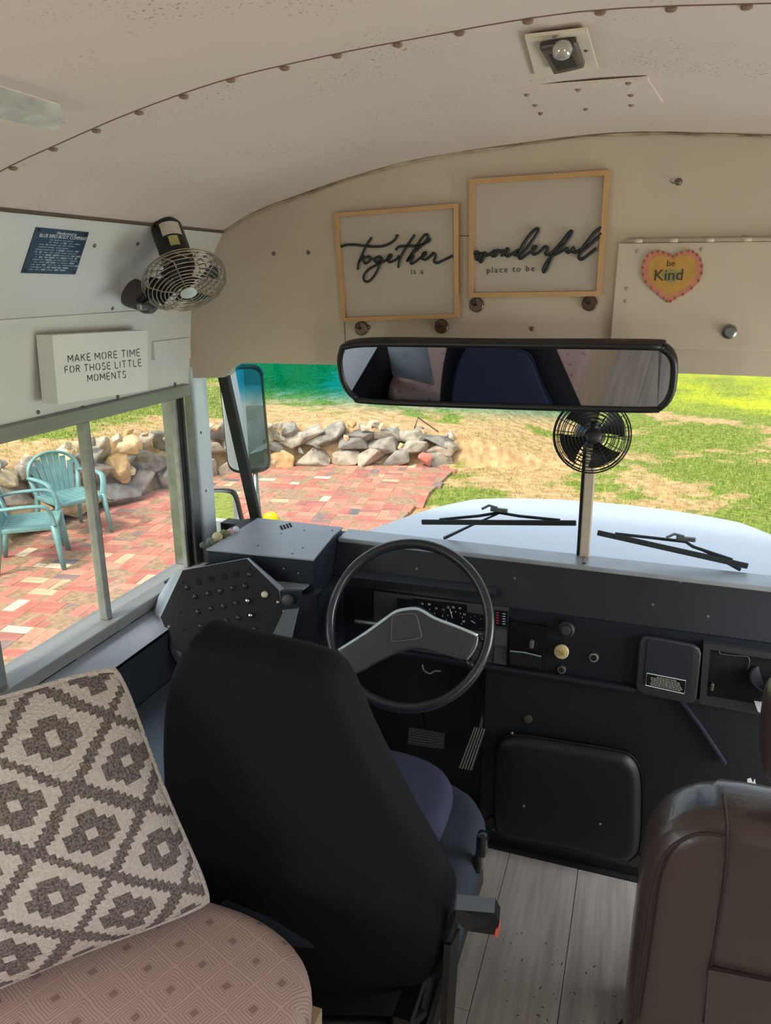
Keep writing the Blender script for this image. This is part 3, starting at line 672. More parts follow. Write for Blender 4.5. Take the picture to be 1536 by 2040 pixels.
# ================================================================== CEILING AND WALL FITTINGS
# clear lens dome light at the left
dl = [atp(p, q, (-.9, 0, 1.803), (-.30, 0, 1)) for p, q in [(-60, 150), (119, 207), (70, 243), (20, 240), (-110, 215)]]
CN = V((.28, 0, -.96)).normalized()
dm = thing('dome_light', dl[1], 'clear lensed dome light on the ceiling at the left edge', 'ceiling light')
obj('base_plate', MB().prism([p + CN * -.004 for p in dl], CN * .006), mat('lamp_base', lin(226, 214, 200), .5), dm)
le = [dl[0], dl[1], dl[1] + (dl[2] - dl[1]) * .45, dl[0] + (dl[4] - dl[0]) * .45]
obj('lens', MB().prism([p + CN * .002 for p in le], CN * .022), mat('frosted_lens', lin(205, 208, 204), .15, var=.35, vscale=25, coat=.5), dm)
obj('latch', MB().lathe(atp(70, 232, (-.9, 0, 1.803), (-.30, 0, 1)) + CN * .003, CN, [(.006, 0), (.004, .004)], 8), M_black, dm)
# open lamp recess near the centre line
CC = V((0, 0, -1))
lp = thing('ceiling_lamp', aZ(1115, 95, 1.95), 'open square ceiling lamp with bare bulb in a dark recess', 'ceiling light')
pl = [aZ(p, q, 1.947) for p, q in [(1046, 68), (1170, 54), (1192, 132), (1068, 150)]]
hole = [aZ(p, q, 1.944) for p, q in [(1076, 80), (1148, 70), (1166, 118), (1104, 132)]]
obj('mounting_plate', MB().prism(pl, CC * .004), cream, lp)
ho = smooth_path(hole, 1, True)
M_lamp = mat('lamp_recess', lin(92, 86, 82), .35, .2)
obj('recess', MB().pad(smooth_path([hole[0] + (hole[1] - hole[0]) * .08, hole[1] + (hole[0] - hole[1]) * .08, hole[1] + (hole[2] - hole[1]) * .12, hole[2] + (hole[1] - hole[2]) * .12, hole[2] + (hole[3] - hole[2]) * .1, hole[3] + (hole[2] - hole[3]) * .1, hole[3] + (hole[0] - hole[3]) * .12, hole[0] + (hole[3] - hole[0]) * .12], 3, True), CC, .012, .006), M_lamp, lp, smooth=True)
hc = sum(hole, V((0, 0, 0))) / 4
obj('recess_floor', MB().prism([hc + (p - hc) * .62 + CC * .010 for p in hole], CC * .003), mat('lamp_dark', lin(42, 36, 34), .5), lp)
obj('bulb', MB().lathe(aZ(1122, 84, 1.936), (0, -.35, -1), [(.004, 0), (.011, .004), (.013, .010), (.011, .017), (.005, .021)], 14), mat('bulb_glass', lin(190, 185, 178), .1, .4, coat=.6), lp, smooth=True)
for p, q in [(1105, 71), (1168, 100), (1133, 137)]: obj('screw', MB().lathe(aZ(p, q, 1.943), CC, [(.003, 0), (.002, .002)], 8), M_screw, lp)
# riveted ceiling access plate
ap_ = [(-.150, 1.40), (.075, 1.40), (.10, 1.60), (-.14, 1.60)]
apo = thing('ceiling_access_plate', (-.03, 1.5, 1.94), 'flat riveted access plate on the ceiling above the frames', 'access plate')
obj('plate', MB().prism([V((x, y, 1.9495)) for x, y in ap_], CC * .004), M_ceil, apo)
for p, q in [(1050, 187), (1152, 177), (1252, 164), (1066, 208), (1257, 188), (1077, 225), (1167, 216), (1258, 208)]: obj('rivet', MB().lathe(aZ(p, q, 1.946), CC, [(.005, 0), (.004, .003), (.002, .004)], 8), M_rust, apo, smooth=True)
# data plate
def up_pt(px, py, off=0.0): return atp(px, py, UP[0] + UPN * off, UPN)
dpq = [up_pt(*p, .0) for p in [(71, 452), (176, 462), (149, 546), (41, 543)]]
dp = thing('data_plate', dpq[3], 'dark blue printed maker plate on the upper left panel', 'plate')
obj('plate', MB().prism(dpq, UPN * .002), mat('blue_black_plate', lin(52, 68, 84), .3, .3, var=.3, vscale=9), dp)
def dpt(u, v): a = dpq[0] + (dpq[1] - dpq[0]) * u; b = dpq[3] + (dpq[2] - dpq[3]) * u; return a + (b - a) * v + UPN * .0024
dx = (dpq[1] - dpq[0]); dy = (dpq[0] - dpq[3])
tm = MB()
text_mb(tm, 'Manufactured by', .0085, dpt(.58, .075), dx, dy, UPN, .0002); text_mb(tm, 'BLUE BIRD BODY COMPANY', .0105, dpt(.54, .155), dx, dy, UPN, .0002)
obj('maker_lettering', tm, M_wht, dp)
pm = MB(); rr_ = random.Random(3)
for r in range(13):
    v = .235 + r * .056; u = .10 + rr_.uniform(0, .05) if r > 1 else .3
    end = [.72, .88, .8, .62, .92, .9, .95, .93, .92, .9, .95, .72, .70][r]
    while u < end:
        wd = rr_.uniform(.03, .14); big = rr_.random() < .4; hh = .018 if big else .009
        pm.add([dpt(u, v - hh), dpt(u + wd, v - hh), dpt(u + wd, v + hh), dpt(u, v + hh)], [(0, 1, 2, 3)]); u += wd + rr_.uniform(.012, .04)
obj('fine_print', pm, mat('pale_print', lin(150, 165, 176), .5), dp)
for u, v in ((.06, .05), (.95, .06), (.95, .94), (.05, .95)): obj('screw', MB().lathe(dpt(u, v), UPN, [(.0035, 0), (.002, .0015)], 8), M_black, dp)
# screws of the left header
for px, py in [(188, 489), (274, 486), (270, 611), (224, 614)]: obj('screw', MB().lathe(up_pt(px, py, 0), UPN, [(.005, 0), (.004, .002), (.002, .003)], 8), M_screw, wl, smooth=True)
for px, py in [(76, 821), (235, 790), (349, 765), (165, 812)]: obj('screw', MB().lathe(aX(px, py, -1.142), (1, 0, 0), [(.005, 0), (.004, .002), (.002, .003)], 8), M_screw, wl, smooth=True)
# small blank plate beside the sign
q = [aX(*p, -1.135) for p in [(297, 681), (370, 672), (372, 713), (300, 717)]]
obj('blank_plate', MB().prism(q, (.014, 0, 0)), M_panel, label='small blank cream strip on the wall right of the motto sign', cat='strip')
# motto sign box
SX = -1.075
q = [aX(*p, SX) for p in [(103.5, 668), (294.6, 657.7), (294.6, 777), (115.6, 805.8)]]
sg = thing('motto_sign', q[3], 'white box sign with stencilled motto above the side window', 'sign')
obj('box', MB().prism(q, (-.042, 0, 0)), mat('sign_white', lin(226, 226, 222), .5), sg)
def arc(cx, cy, rx, ry, a0, a1, n=7): return [(cx + rx * math.cos(math.radians(a0 + (a1 - a0) * i / n)), cy + ry * math.sin(math.radians(a0 + (a1 - a0) * i / n))) for i in range(n + 1)]
ST = {'M': (.95, [[(0, 0), (0, 1)], [(.08, .95), (.45, .32)], [(.52, .32), (.88, .95)], [(.95, 1), (.95, 0)]]), 'A': (.85, [[(0, 0), (.38, 1)], [(.47, 1), (.85, 0)], [(.24, .32), (.62, .32)]]),
 'K': (.75, [[(0, 0), (0, 1)], [(.12, .5), (.7, 1)], [(.28, .55), (.75, 0)]]), 'E': (.6, [[(0, 0), (0, 1)], [(.12, 1), (.6, 1)], [(.12, .5), (.52, .5)], [(.12, 0), (.6, 0)]]),
 'O': (.85, [arc(.42, .5, .42, .5, 105, 255), arc(.42, .5, .42, .5, 75, -75)]), 'R': (.68, [[(0, 0), (0, 1)], [(.12, 1), (.45, 1), (.62, .88), (.62, .65), (.45, .5), (.12, .5)], [(.36, .44), (.68, 0)]]),
 'T': (.7, [[(0, 1), (.7, 1)], [(.35, .9), (.35, 0)]]), 'I': (.06, [[(.03, 0), (.03, 1)]]), 'F': (.58, [[(0, 0), (0, 1)], [(.12, 1), (.58, 1)], [(.12, .5), (.5, .5)]]),
 'H': (.75, [[(0, 0), (0, 1)], [(.75, 0), (.75, 1)], [(.1, .5), (.65, .5)]]), 'S': (.6, [arc(.3, .75, .28, .25, 30, 250), arc(.3, .25, .3, .27, 70, -150)]),
 'L': (.55, [[(0, 1), (0, 0)], [(.12, 0), (.55, 0)]]), 'N': (.78, [[(0, 0), (0, 1)], [(.08, .94), (.7, .06)], [(.78, 0), (.78, 1)]])}
lm = MB()
for line, x0, y0, x1, y1, ht in [('MAKE MORE TIME', 136, 721.5, 279, 708.8, 13.5), ('FOR THOSE LITTLE', 130, 743.3, 282, 729, 13.2), ('MOMENTS', 175, 760.5, 251, 752, 13.0)]:
    tot = sum((.55 if ch == ' ' else ST[ch][0] + .42) for ch in line) - .42; k = (x1 - x0) / tot; cx = 0
    for ch in line:
        if ch == ' ': cx += .55; continue
        wd, strokes = ST[ch]
        for stt in strokes:
            pts = []
            for (a, b) in stt:
                t = (cx + a) / tot; pts.append(aX(x0 + (x1 - x0) * t - .06 * b * ht, y0 + (y1 - y0) * t - b * ht, SX + .0006))
            for a, b in zip(pts, pts[1:]):
                d = (b - a).normalized(); nn = d.cross(V((1, 0, 0))) * .00115; lm.add([a - nn, b - nn, b + nn, a + nn], [(0, 1, 2, 3)])
        cx += wd + .42
obj('stencil_lettering', lm, M_text_grey, sg)
# ------------------------------------------------------------------ fans
def fan(name, label, c, n, R, dark, motor_len, blades, mount, hub_m):
    c = V(c); n = V(n).normalized(); x, y, _ = frame(n); t = thing(name, c, label, 'fan')
    wire = dark; D = R * .52
    cg = MB()
    prof_ = [(.20, .17), (.29, .165), (.38, .16), (.47, .15), (.56, .14), (.65, .12), (.74, .095), (.83, .06), (.92, .01)]
    for r, h in prof_: cg.ring(c + n * (h * R), n, r * R, R * .014, 40, 5)
    for r, h in [(.98, -.06), (1.0, -.15), (1.0, -.24), (.95, -.34), (.86, -.40), (.74, -.43), (.6, -.44), (.45, -.45)]: cg.ring(c + n * (h * R), n, r * R, R * (.02 if h == -.2 else .014), 40, 5)
    for k in range(18):
        a = 2 * math.pi * k / 18; d = x * math.cos(a) + y * math.sin(a); d2 = x * math.cos(a + .25) + y * math.sin(a + .25)
        cg.tube([c + d * R * .98 + n * R * -.06, c + d2 * R * 1.0 - n * R * .24, c + d2 * R * .86 - n * R * .40, c + d2 * R * .45 - n * R * .45], R * .012, 5)
        if k % 3 == 0: cg.tube([c + d * R * .18 + n * R * .17, c + d * R * .6 + n * R * .13, c + d * R * .92, c + d * R * .98 - n * R * .06], R * .014, 5)
    obj('cage', cg, wire, t, smooth=True)
    obj('hub_disc', MB().lathe(c + n * R * .16, n, [(.19 * R, 0), (.2 * R, .02 * R), (.15 * R, .05 * R), (.05 * R, .055 * R)], 24), hub_m, t, smooth='auto')
    for k in range(blades):
        a = 2 * math.pi * k / blades + .5; bm_ = MB()
        def bf(u, v):
            r = R * (.16 + .68 * v); th = a + (u - .5) * (.55 + .55 * v); return c + (x * math.cos(th) + y * math.sin(th)) * r + n * R * (-.15 + (u - .5) * .22)
        bm_.grid(bf, 6, 6); b0 = len(bm_.v); f0 = list(bm_.f); bm_.add([p - n * .0015 for p in bm_.v], [f[::-1] for f in f0]); obj('blade', bm_, M_black if dark is not M_chrome else mat('fan_blade', lin(70, 66, 62), .4), t, smooth=True)
    mo = obj('motor', MB().lathe(c - n * R * .12, -n, [(.20 * R, 0), (.22 * R, .2 * R), (.36 * R, .42 * R), (.38 * R, .5 * R), (.38 * R, motor_len), (.33 * R, motor_len + .08 * R), (.1 * R, motor_len + .1 * R)], 24), M_black, t, smooth='auto')
    if mount: mount(t, c, n, x, y, R, mo)
    return t
fc = aX(372, 572, -.90); fn_ = V((.50, -.38, -.78))
def mount1(t, c, n, x, y, R, mo):
    M_br = mat('bracket_grey', lin(78, 74, 72), .45)
    base = up_pt(262, 582, 0); e = up_pt(262, 582, .085) + V((0, .03, -.02))
    obj('wall_bracket', MB().lathe(base, UPN, [(.036, 0), (.036, .012), (.030, .03), (.027, .055), (.018, .07)], 18), M_br, t, smooth='auto')
    obj('swivel_arm', MB().tube([base + UPN * .06, e, c - n * R * .35 + (base - c).normalized() * R * .5], [.011, .012, .010], 8), M_black, t, smooth=True)
    obj('wing_screw', MB().rbox(e + V((.012, -.012, -.012)), (.012, .03, .016), .004), M_steel, t)
    # label stickers on the motor
    for h0, h1, a0, a1, cc in ((1.15, 1.52, -.4, .9, (196, 186, 172)), (.82, 1.1, -.1, .5, (176, 172, 110))):
        v = CAM - c; v = (v - n * v.dot(n)).normalized(); w_ = n.cross(v); mb = MB(); rr = R * .386
        mb.grid(lambda p, q: c - n * R * .12 - n * R * (h0 + (h1 - h0) * q) + v * rr * math.cos(a0 + (a1 - a0) * p) + w_ * rr * math.sin(-(a0 + (a1 - a0) * p)), 8, 1); obj('sticker', mb, mat('sticker_%d' % cc[2], lin(*cc), .5), mo, smooth=True)
fan('cabin_fan', 'silver caged fan with black motor on the left wall panel', fc, fn_, .096, mat('fan_wire', lin(172, 160, 144), .3, .8), .096 * 1.62, 4, mount1, mat('fan_hub', lin(206, 216, 212), .35, .2))
f2 = aY(1181, 868, 1.88)
def mount2(t, c, n, x, y, R, mo):
    obj('clamp', MB().rbox((.006, wsY(1.27) - .025, 1.275), (.034, .02, .05), .004), M_black, t); obj('clamp_arm', MB().tube([c - n * R * .9, V((.006, wsY(1.27) - .03, 1.275))], .009, 8), M_black, t)
fan('post_fan', 'black caged fan clamped to the windshield centre post', f2, V((.16, -.93, .14)), .093, M_black, .093 * .55, 4, mount2, M_black)
# ------------------------------------------------------------------ framed lettering
def frame_sign(label, corners, yb, bw, name='framed_sign'):
    q = [aY(px, py, yb) for px, py in corners]; t = thing(name, q[3], label, 'framed sign', 'wooden framed signs'); c = sum(q, V((0, 0, 0))) / 4
    obj('backing_board', MB().prism([c + (p - c) * .97 + V((0, .010, 0)) for p in q], (0, .005, 0)), M_board, t)
    inn = []
    for i in range(4):
        a = (q[(i + 1) % 4] - q[i]).normalized(); b = (q[i - 1] - q[i]).normalized(); inn.append(q[i] + a * bw + b * bw)
    for i in range(4):
        j = (i + 1) % 4; obj('frame_rail', MB().prism([q[i], q[j], inn[j], inn[i]], (0, .018, 0)), M_oak, t)
    return t
def stroke(t, name, paths, org, sc_, y, r):
    mb = MB()
    for p in paths: mb.tube(smooth_path([aY(org[0] + a / sc_, org[1] + b / sc_, y) for a, b in p], 4), r, 6)
    obj(name, mb, M_ink, t, smooth=True)
YB = 1.898
s1 = frame_sign('wooden framed sign with black script word together', [(665, 425), (912, 405), (913, 633), (681, 641)], YB, .010)
stroke(s1, 'script_word', [
 [(110, 520), (180, 500), (280, 500), (400, 515), (520, 520), (600, 510), (680, 475), (730, 430), (742, 395), (755, 400)],
 [(460, 415), (400, 500), (350, 610), (312, 700), (300, 780)], [(312, 700), (345, 650), (375, 632), (365, 680), (385, 710), (425, 690), (445, 650), (425, 632), (400, 645)], [(440, 650), (470, 662), (500, 655)],
 [(560, 632), (515, 640), (490, 680), (520, 695), (575, 645), (560, 700), (500, 830), (430, 910), (378, 908), (368, 850), (420, 780), (520, 722), (610, 680), (672, 640), (680, 612), (648, 622), (635, 670), (665, 695), (735, 665), (770, 620)],
 [(945, 385), (860, 510), (785, 640), (757, 760)], [(730, 560), (765, 522), (850, 512), (950, 512), (1050, 488), (1115, 450), (1110, 425)],
 [(855, 688), (930, 570), (1000, 460), (1060, 385), (1095, 395), (1080, 445), (1000, 530), (910, 610), (860, 688)], [(870, 670), (905, 630), (932, 632), (905, 680), (905, 715), (955, 690), (1010, 645), (1065, 610), (1072, 585), (1040, 598), (1028, 650), (1065, 668), (1120, 630), (1160, 585)],
 [(1155, 588), (1180, 610), (1178, 645), (1165, 685), (1200, 705), (1270, 675), (1378, 622)]], (660, 400), 5.689, YB + .003, .0031)
tm = MB(); text_mb(tm, 'is a', .020, aY(831, 541, YB + .0093), (1, 0, .03), (-.02, 0, 1), (0, -1, 0), .0004, spacing=1.25); obj('small_lettering', tm, M_text_grey, s1)
s2 = frame_sign('wooden framed sign with black script word wonderful', [(935, 357), (1215, 338), (1197, 590), (934, 593)], YB, .011)
stroke(s2, 'script_word', [
 [(98, 905), (122, 882), (142, 888), (128, 930), (136, 962), (166, 905), (178, 900), (160, 950), (168, 984), (198, 935), (214, 876), (210, 915), (240, 912), (280, 890), (325, 862), (288, 882), (285, 920), (322, 915), (345, 880), (335, 862), (370, 876), (398, 868), (384, 925), (412, 882), (438, 846), (446, 868), (426, 914), (456, 920), (505, 885), (560, 858), (518, 880), (515, 912), (555, 895), (600, 800), (680, 690), (742, 640), (752, 670), (690, 770), (600, 885), (555, 930), (580, 947), (640, 905), (700, 862), (735, 832), (715, 824), (692, 858), (705, 905), (755, 888), (812, 835), (835, 825), (850, 850), (828, 900), (860, 908), (915, 865), (1000, 770), (1082, 668), (1092, 695), (1020, 800), (930, 880), (880, 970), (832, 1072), (806, 1080), (820, 1020), (885, 930), (960, 892), (1040, 848)],
 [(1052, 830), (1045, 876), (1078, 882), (1120, 830), (1108, 878), (1145, 882), (1190, 850)], [(1180, 872), (1250, 780), (1330, 680), (1400, 628)], [(1402, 690), (1300, 790), (1210, 865), (1168, 925), (1195, 956), (1260, 912), (1350, 842)]], (925, 330), 5.12, YB + .003, .0037)
tm = MB(); text_mb(tm, 'place to be', .0195, aY(1017, 537, YB + .0093), (1, 0, .035), (-.02, 0, 1), (0, -1, 0), .0004, spacing=1.3); obj('small_lettering', tm, M_text_grey, s2)
for px, py, lb in [(721, 654, 'left hook under the together sign'), (880, 650, 'right hook under the together sign'), (950, 607, 'left hook under the wonderful sign'), (1175, 604, 'right hook under the wonderful sign')]:
    c = aY(px, py, YF); t = thing('magnetic_hook', c, 'round bronze magnetic ' + lb, 'hook', 'magnetic hooks')
    obj('magnet_base', MB().lathe(c, (0, -1, 0), [(.018, 0), (.018, .006), (.016, .008), (.004, .008)], 22), M_hook, t, smooth='auto')
    obj('hook', MB().tube([c + V((0, -.008, 0)), c + V((-.004, -.016, .0)), c + V((-.008, -.020, .004)), c + V((-.008, -.020, .013))], .0024, 6), mat('hook_dark', lin(40, 32, 30), .4, .6), t)
# small wire hook on the bulkhead
c = aY(1352, 362, YF); t = thing('cup_hook', c, 'tiny metal hook screwed high on the right bulkhead', 'hook')
obj('plate', MB().lathe(c, (0, -1, 0), [(.008, 0), (.006, .003), (.002, .004)], 12), M_screw, t, smooth=True); obj('wire', MB().tube([c + V((0, -.003, 0)), c + V((-.010, -.012, -.004)), c + V((-.018, -.012, 0)), c + V((-.014, -.012, .006))], .0015, 6), M_screw, t)
# hinged access door with heart
ad = thing('access_door', aY(1220, 690, YF), 'cream hinged access door on the right of the bulkhead', 'access door')
zt = 1.722; x0 = aY(1232, 489, YF).x; x1 = .80; zb2 = aY(1218, 690, YF).z
obj('door_panel', MB().rbox(((x0 + x1) / 2, YF - .006, (zt + zb2) / 2), (x1 - x0, .012, zt - zb2), .002, seg=1), mat('door_paint', lin(204, 188, 170), .5, var=.04), ad)
hg = MB(); M_door_screw = mat('painted_screw', lin(176, 160, 142), .5)
obj('hinge', hg.tube([V((x0 + .014, YF - .014, zt + .004)), V((x1, YF - .014, zt + .004))], .004, 8), M_header, ad, smooth=True)
for i in range(6): obj('hinge_knuckle', MB().tube([V((x0 + .03 + i * .075, YF - .014, zt + .004)), V((x0 + .052 + i * .075, YF - .014, zt + .004))], .0045, 8), M_header, ad, smooth=True)
for px, py in [(1282, 478), (1482, 472), (1270, 501), (1398, 497), (1249, 575), (1247, 600)]: obj('screw', MB().lathe(aY(px, py, YF - (.012 if py > 490 else 0)), (0, -1, 0), [(.0045, 0), (.004, .002), (.0015, .002)], 10), M_door_screw, ad, smooth=True)
obj('lock_knob', MB().lathe(aY(1453, 661, YF - .012), (0, -1, 0), [(.016, 0), (.016, .004), (.011, .007), (.010, .012), (.003, .012)], 20), M_steel, ad, smooth='auto')
# heart
def heart_pt(px, py, y): return aY(px, py, y)
H0 = [(1341, 511), (1353, 504), (1372, 499), (1386, 503), (1397, 517), (1400, 537), (1393, 560), (1370, 582), (1345, 596), (1332, 603), (1322, 596), (1303, 580), (1285, 562), (1279, 540), (1282, 520), (1293, 505), (1310, 500), (1327, 504)]
hc_ = (1338, 545)
hy = YF - .012
ht = thing('heart_sign', heart_pt(1332, 603, hy - .003), 'painted yellow and pink heart lettered be kind on the access door', 'sign')
hp = smooth_path([heart_pt(*p, hy - .0006) for p in H0], 3, True)
obj('heart_board', MB().prism(hp, (0, -.005, 0)), mat('pink_paint', lin(208, 130, 108), .6, var=.15, vscale=60), ht)
hi = smooth_path([heart_pt(hc_[0] + (p[0] - hc_[0]) * .80, hc_[1] + (p[1] - hc_[1]) * .80, hy - .005) for p in H0], 3, True)
obj('yellow_centre', MB().prism(hi, (0, -.0008, 0)), mat('yellow_paint', lin(198, 150, 74), .6, var=.12, vscale=70), ht)
gr_ = smooth_path([heart_pt(*p, hy - .0058) for p in [(1318, 545), (1330, 538), (1346, 537), (1356, 544), (1348, 558), (1334, 564), (1322, 556)]], 3, True)
obj('green_smudge', MB().prism(gr_, (0, -.0004, 0)), mat('green_paint', lin(150, 148, 92), .6, var=.2, vscale=80), ht)
tm = MB(); text_mb(tm, 'be', .019, heart_pt(1337, 525, hy - .0058), (1, 0, .02), (0, 0, 1), (0, -1, 0), .0004); text_mb(tm, 'Kind', .034, heart_pt(1332, 549, hy - .0064), (1, 0, .03), (0, 0, 1), (0, -1, 0), .0004); obj('hand_lettering', tm, mat('heart_ink', lin(60, 54, 46), .6), ht)
sb_ = MB()
for i in range(0, len(hp), 2): sb_.box(hp[i] * .97 + (sum(hp, V((0, 0, 0))) / len(hp)) * .03 + V((0, -.0055, 0)), (.004, .001, .006))
obj('border_dashes', sb_, mat('dash_paint_brown', lin(150, 86, 66), .6), ht)
# ------------------------------------------------------------------ interior mirror
mpx = [(690, 684), (760, 679), (1000, 681), (1290, 684), (1325, 690), (1346, 712), (1349, 745), (1342, 785), (1322, 812), (1285, 820), (1000, 813), (740, 803), (705, 793), (683, 765), (674, 725), (677, 697)]
mn = V((-.062, -.95, -.30)).normalized(); mc = aY(1012, 749, 1.71)
mo_ = smooth_path([atp(a, b, mc, mn) for a, b in mpx], 4, True); mcen = sum(mo_, V((0, 0, 0))) / len(mo_)
im = thing('rear_view_mirror', mcen, 'wide black framed rear view mirror hanging above the dash', 'mirror')
obj('housing', MB().pad(mo_, -mn, .03, .012), M_black, im, smooth=True)
def inset(pts, c, d): return [c + (p - c) * (1 - d / (p - c).length) for p in pts]
def shrink(pts, c, sx, sy, ux, uy): return [c + ux * (p - c).dot(ux) * sx + uy * (p - c).dot(uy) * sy for p in pts]
ux = V((1, 0, 0)); ux = (ux - mn * ux.dot(mn)).normalized(); uy = mn.cross(ux)
def offset_poly(pts, nr, d):
    out = []; n = len(pts); cc = sum(pts, V((0, 0, 0))) / n
    for i in range(n):
        t_ = (pts[(i + 1) % n] - pts[i - 1]).normalized(); q_ = t_.cross(nr)
        if q_.dot(cc - pts[i]) < 0: q_ = -q_
        out.append(pts[i] + q_ * d)
    return out
obj('mirror_glass', MB().prism([p + mn * .0035 for p in offset_poly(mo_, mn, .011)], -mn * .003), mat('dark_mirror_glass', (0.50, 0.53, 0.57), .02, 1.0), im)
rim = [p + mn * .002 for p in offset_poly(mo_, mn, .006)]
obj('rim', MB().tube(rim, .008, 8, True), mat('mirror_rim', lin(24, 25, 28), .4), im, smooth=True)
for px in (880, 1160):
    a = atp(px, 760, mc, mn) - mn * .03; obj('bracket', MB().tube([a, V((a.x, YF - .03, a.z + .005)), V((a.x, YF, 1.45))], .008, 8), M_black, im)

# ================================================================== DASH AND CONTROLS
YD = 1.90
db = thing('dashboard', (.2, 1.95, .6), 'dark blue grey dashboard under the windshield', 'dashboard')
obj('top_rail', MB().rbox((.215, 2.0, .905), (1.83, .09, .014), .003, seg=1), mat('rail_metal', lin(164, 170, 175), .35, .3, var=.15, vscale=14), db)
obj('rail_joint', MB().box((.004, 1.992, .9125), (.003, .07, .002)), M_seam, db); obj('rail_screw', MB().lathe((.008, 1.975, .912), (0, 0, 1), [(.006, 0), (.004, .002)], 8), M_black, db)
up_f = [V((-.70, 1.958, .900)), V((1.13, 1.958, .900)), V((1.13, 1.905, .775)), V((-.70, 1.905, .775))]
obj('upper_face', MB().prism(up_f, (0, .03, .0)), M_dash, db)
lowz = .605
obj('lower_face', MB().box2((-.70, YD, lowz), (1.13, YD + .05, .785)), M_dash, db)
obj('lower_lip', MB().rbox((.215, YD - .004, lowz), (1.83, .03, .02), .008), M_dash, db)
for px, py in [(830, 1133), (855, 1160), (1025, 1152), (1355, 1159), (1410, 1228), (1300, 1205)]: obj('screw', MB().lathe(atp(px, py, up_f[0], (0, .92, -.39)), (0, -.92, .39), [(.0045, 0), (.003, .002)], 8), M_screw, db)
# hood lip over the cluster
lipq = [aY(p, q, YD - .012) for p, q in [(700, 1150), (985, 1183), (985, 1192), (745, 1170)]]
obj('cluster_hood', MB().prism(lipq, (0, .03, .008)), M_dark, db)
# instrument cluster
ic = thing('instrument_cluster', aY(880, 1290, YD), 'instrument cluster of gauges behind the steering wheel', 'gauges')
def yq(pts, y): return [aY(p, q, y) for p, q in pts]
M_bez = mat('cluster_bezel', lin(72, 70, 70), .5); M_gf = mat('gauge_face', lin(20, 24, 28), .3)
obj('bezel', MB().prism(yq([(745, 1178), (1013, 1211), (1010, 1328), (745, 1296)], YD - .004), (0, .003, 0)), M_bez, ic)
for a, b, c_, d in [((791, 1192), (822, 1196), (822, 1235), (791, 1231)), ((823, 1192), (875, 1199), (875, 1243), (823, 1237)), ((877, 1199), (930, 1206), (930, 1256), (877, 1250)), ((932, 1221), (965, 1226), (965, 1258), (932, 1254)), ((986, 1216), (1012, 1219), (1010, 1250), (985, 1247))]:
    obj('gauge_face', MB().prism(yq([a, b, c_, d], YD - .0075), (0, .003, 0)), M_gf, ic)
for q in ([(986, 1253), (1010, 1256), (1009, 1287), (985, 1284)], [(985, 1290), (1009, 1293), (1008, 1325), (984, 1321)]): obj('blank_panel', MB().prism(yq(q, YD - .0075), (0, .003, 0)), mat('blank_grey', lin(84, 84, 86), .5), ic)
tm = MB(); nd = (0, -1, 0)
def dig(px, py, s, size=.0085): text_mb(tm, s, size, aY(px, py, YD - .0078), (1, 0, 0), (0, 0, 1), nd, .0001)
for px, py, s in [(841, 1203, '15'), (855, 1204, '20'), (869, 1212, '25'), (832, 1212, '10'), (882, 1227, '5'), (883, 1215, '15'), (893, 1210, '25'), (903, 1210, '35'), (916, 1212, '45'), (925, 1224, '55'), (924, 1238, '65')]: dig(px, py, s)
for px, py in [(797, 1210), (804, 1211), (811, 1212), (937, 1229), (946, 1227), (958, 1232), (957, 1252)]: dig(px, py, '-', .012)
for px, py in [(889, 1235), (892, 1226), (900, 1220), (908, 1219), (917, 1222), (921, 1230), (920, 1243), (833, 1222), (840, 1215), (856, 1214), (866, 1222)]: tm.box(aY(px, py, YD - .008), (.002, .0004, .004))
for i in range(5): tm.box(aY(1004, 1223 + i * 5, YD - .008), (.008, .0004, .0022))
obj('gauge_print', tm, M_wht, ic)
nm = MB(); nm.tube([aY(901, 1231, YD - .009), aY(896, 1213, YD - .009)], .0008, 5); nm.tube([aY(947, 1242, YD - .009), aY(938, 1236, YD - .009)], .0007, 5); obj('needles', nm, M_wht, ic)
rm = MB()
for i in range(5): rm.box(aY(991, 1221 + i * 5, YD - .008), (.007, .0004, .0026))
obj('warning_print', rm, mat('red_print', lin(200, 70, 58), .5), ic)
# switch box with pull handle
sbx = thing('light_switch_box', aY(1050, 1335, YD), 'black switch box with silver edged flap right of the cluster', 'switch box')
obj('box', MB().prism(yq([(1018, 1238), (1090, 1250), (1086, 1338), (1016, 1326)], YD - .012), (0, .012, 0)), M_black, sbx)
obj('toggle', MB().rbox(aY(1059, 1283, YD - .016), (.012, .014, .022), .003), M_trimlight, sbx)
obj('flap', MB().prism(yq([(1016, 1298), (1078, 1308), (1077, 1332), (1016, 1322)], YD - .022), (0, .010, 0)), M_dark, sbx)
obj('flap_edge', MB().tube([aY(1016, 1297, YD - .022), aY(1045, 1300, YD - .022), aY(1078, 1308, YD - .022)], .0022, 6), mat('pale_edge', lin(150, 170, 180), .3, .3), sbx)
def knob(name, label, px, py, prof_, m, face=None, grp=None):
    c = aY(px, py, YD); t = thing(name, c, label, 'knob', grp); obj('collar', MB().lathe(c, (0, -1, .15), prof_, 24), m, t, smooth='auto')
    if face: obj('face', MB().lathe(c + V((0, -1, .15)).normalized() * face[1], (0, -1, .15), [(face[0], 0), (face[0] * .9, .002), (face[0] * .3, .0022)], 20), face[2], t, smooth='auto')
    return t
kn = knob('pull_knob', 'large dark knob above the yellow dial', 1130, 1249, [(.014, 0), (.014, .012), (.022, .016), (.022, .030), (.017, .034), (.004, .034)], M_dark, (.012, .034, mat('knob_cap', lin(60, 56, 60), .5)))
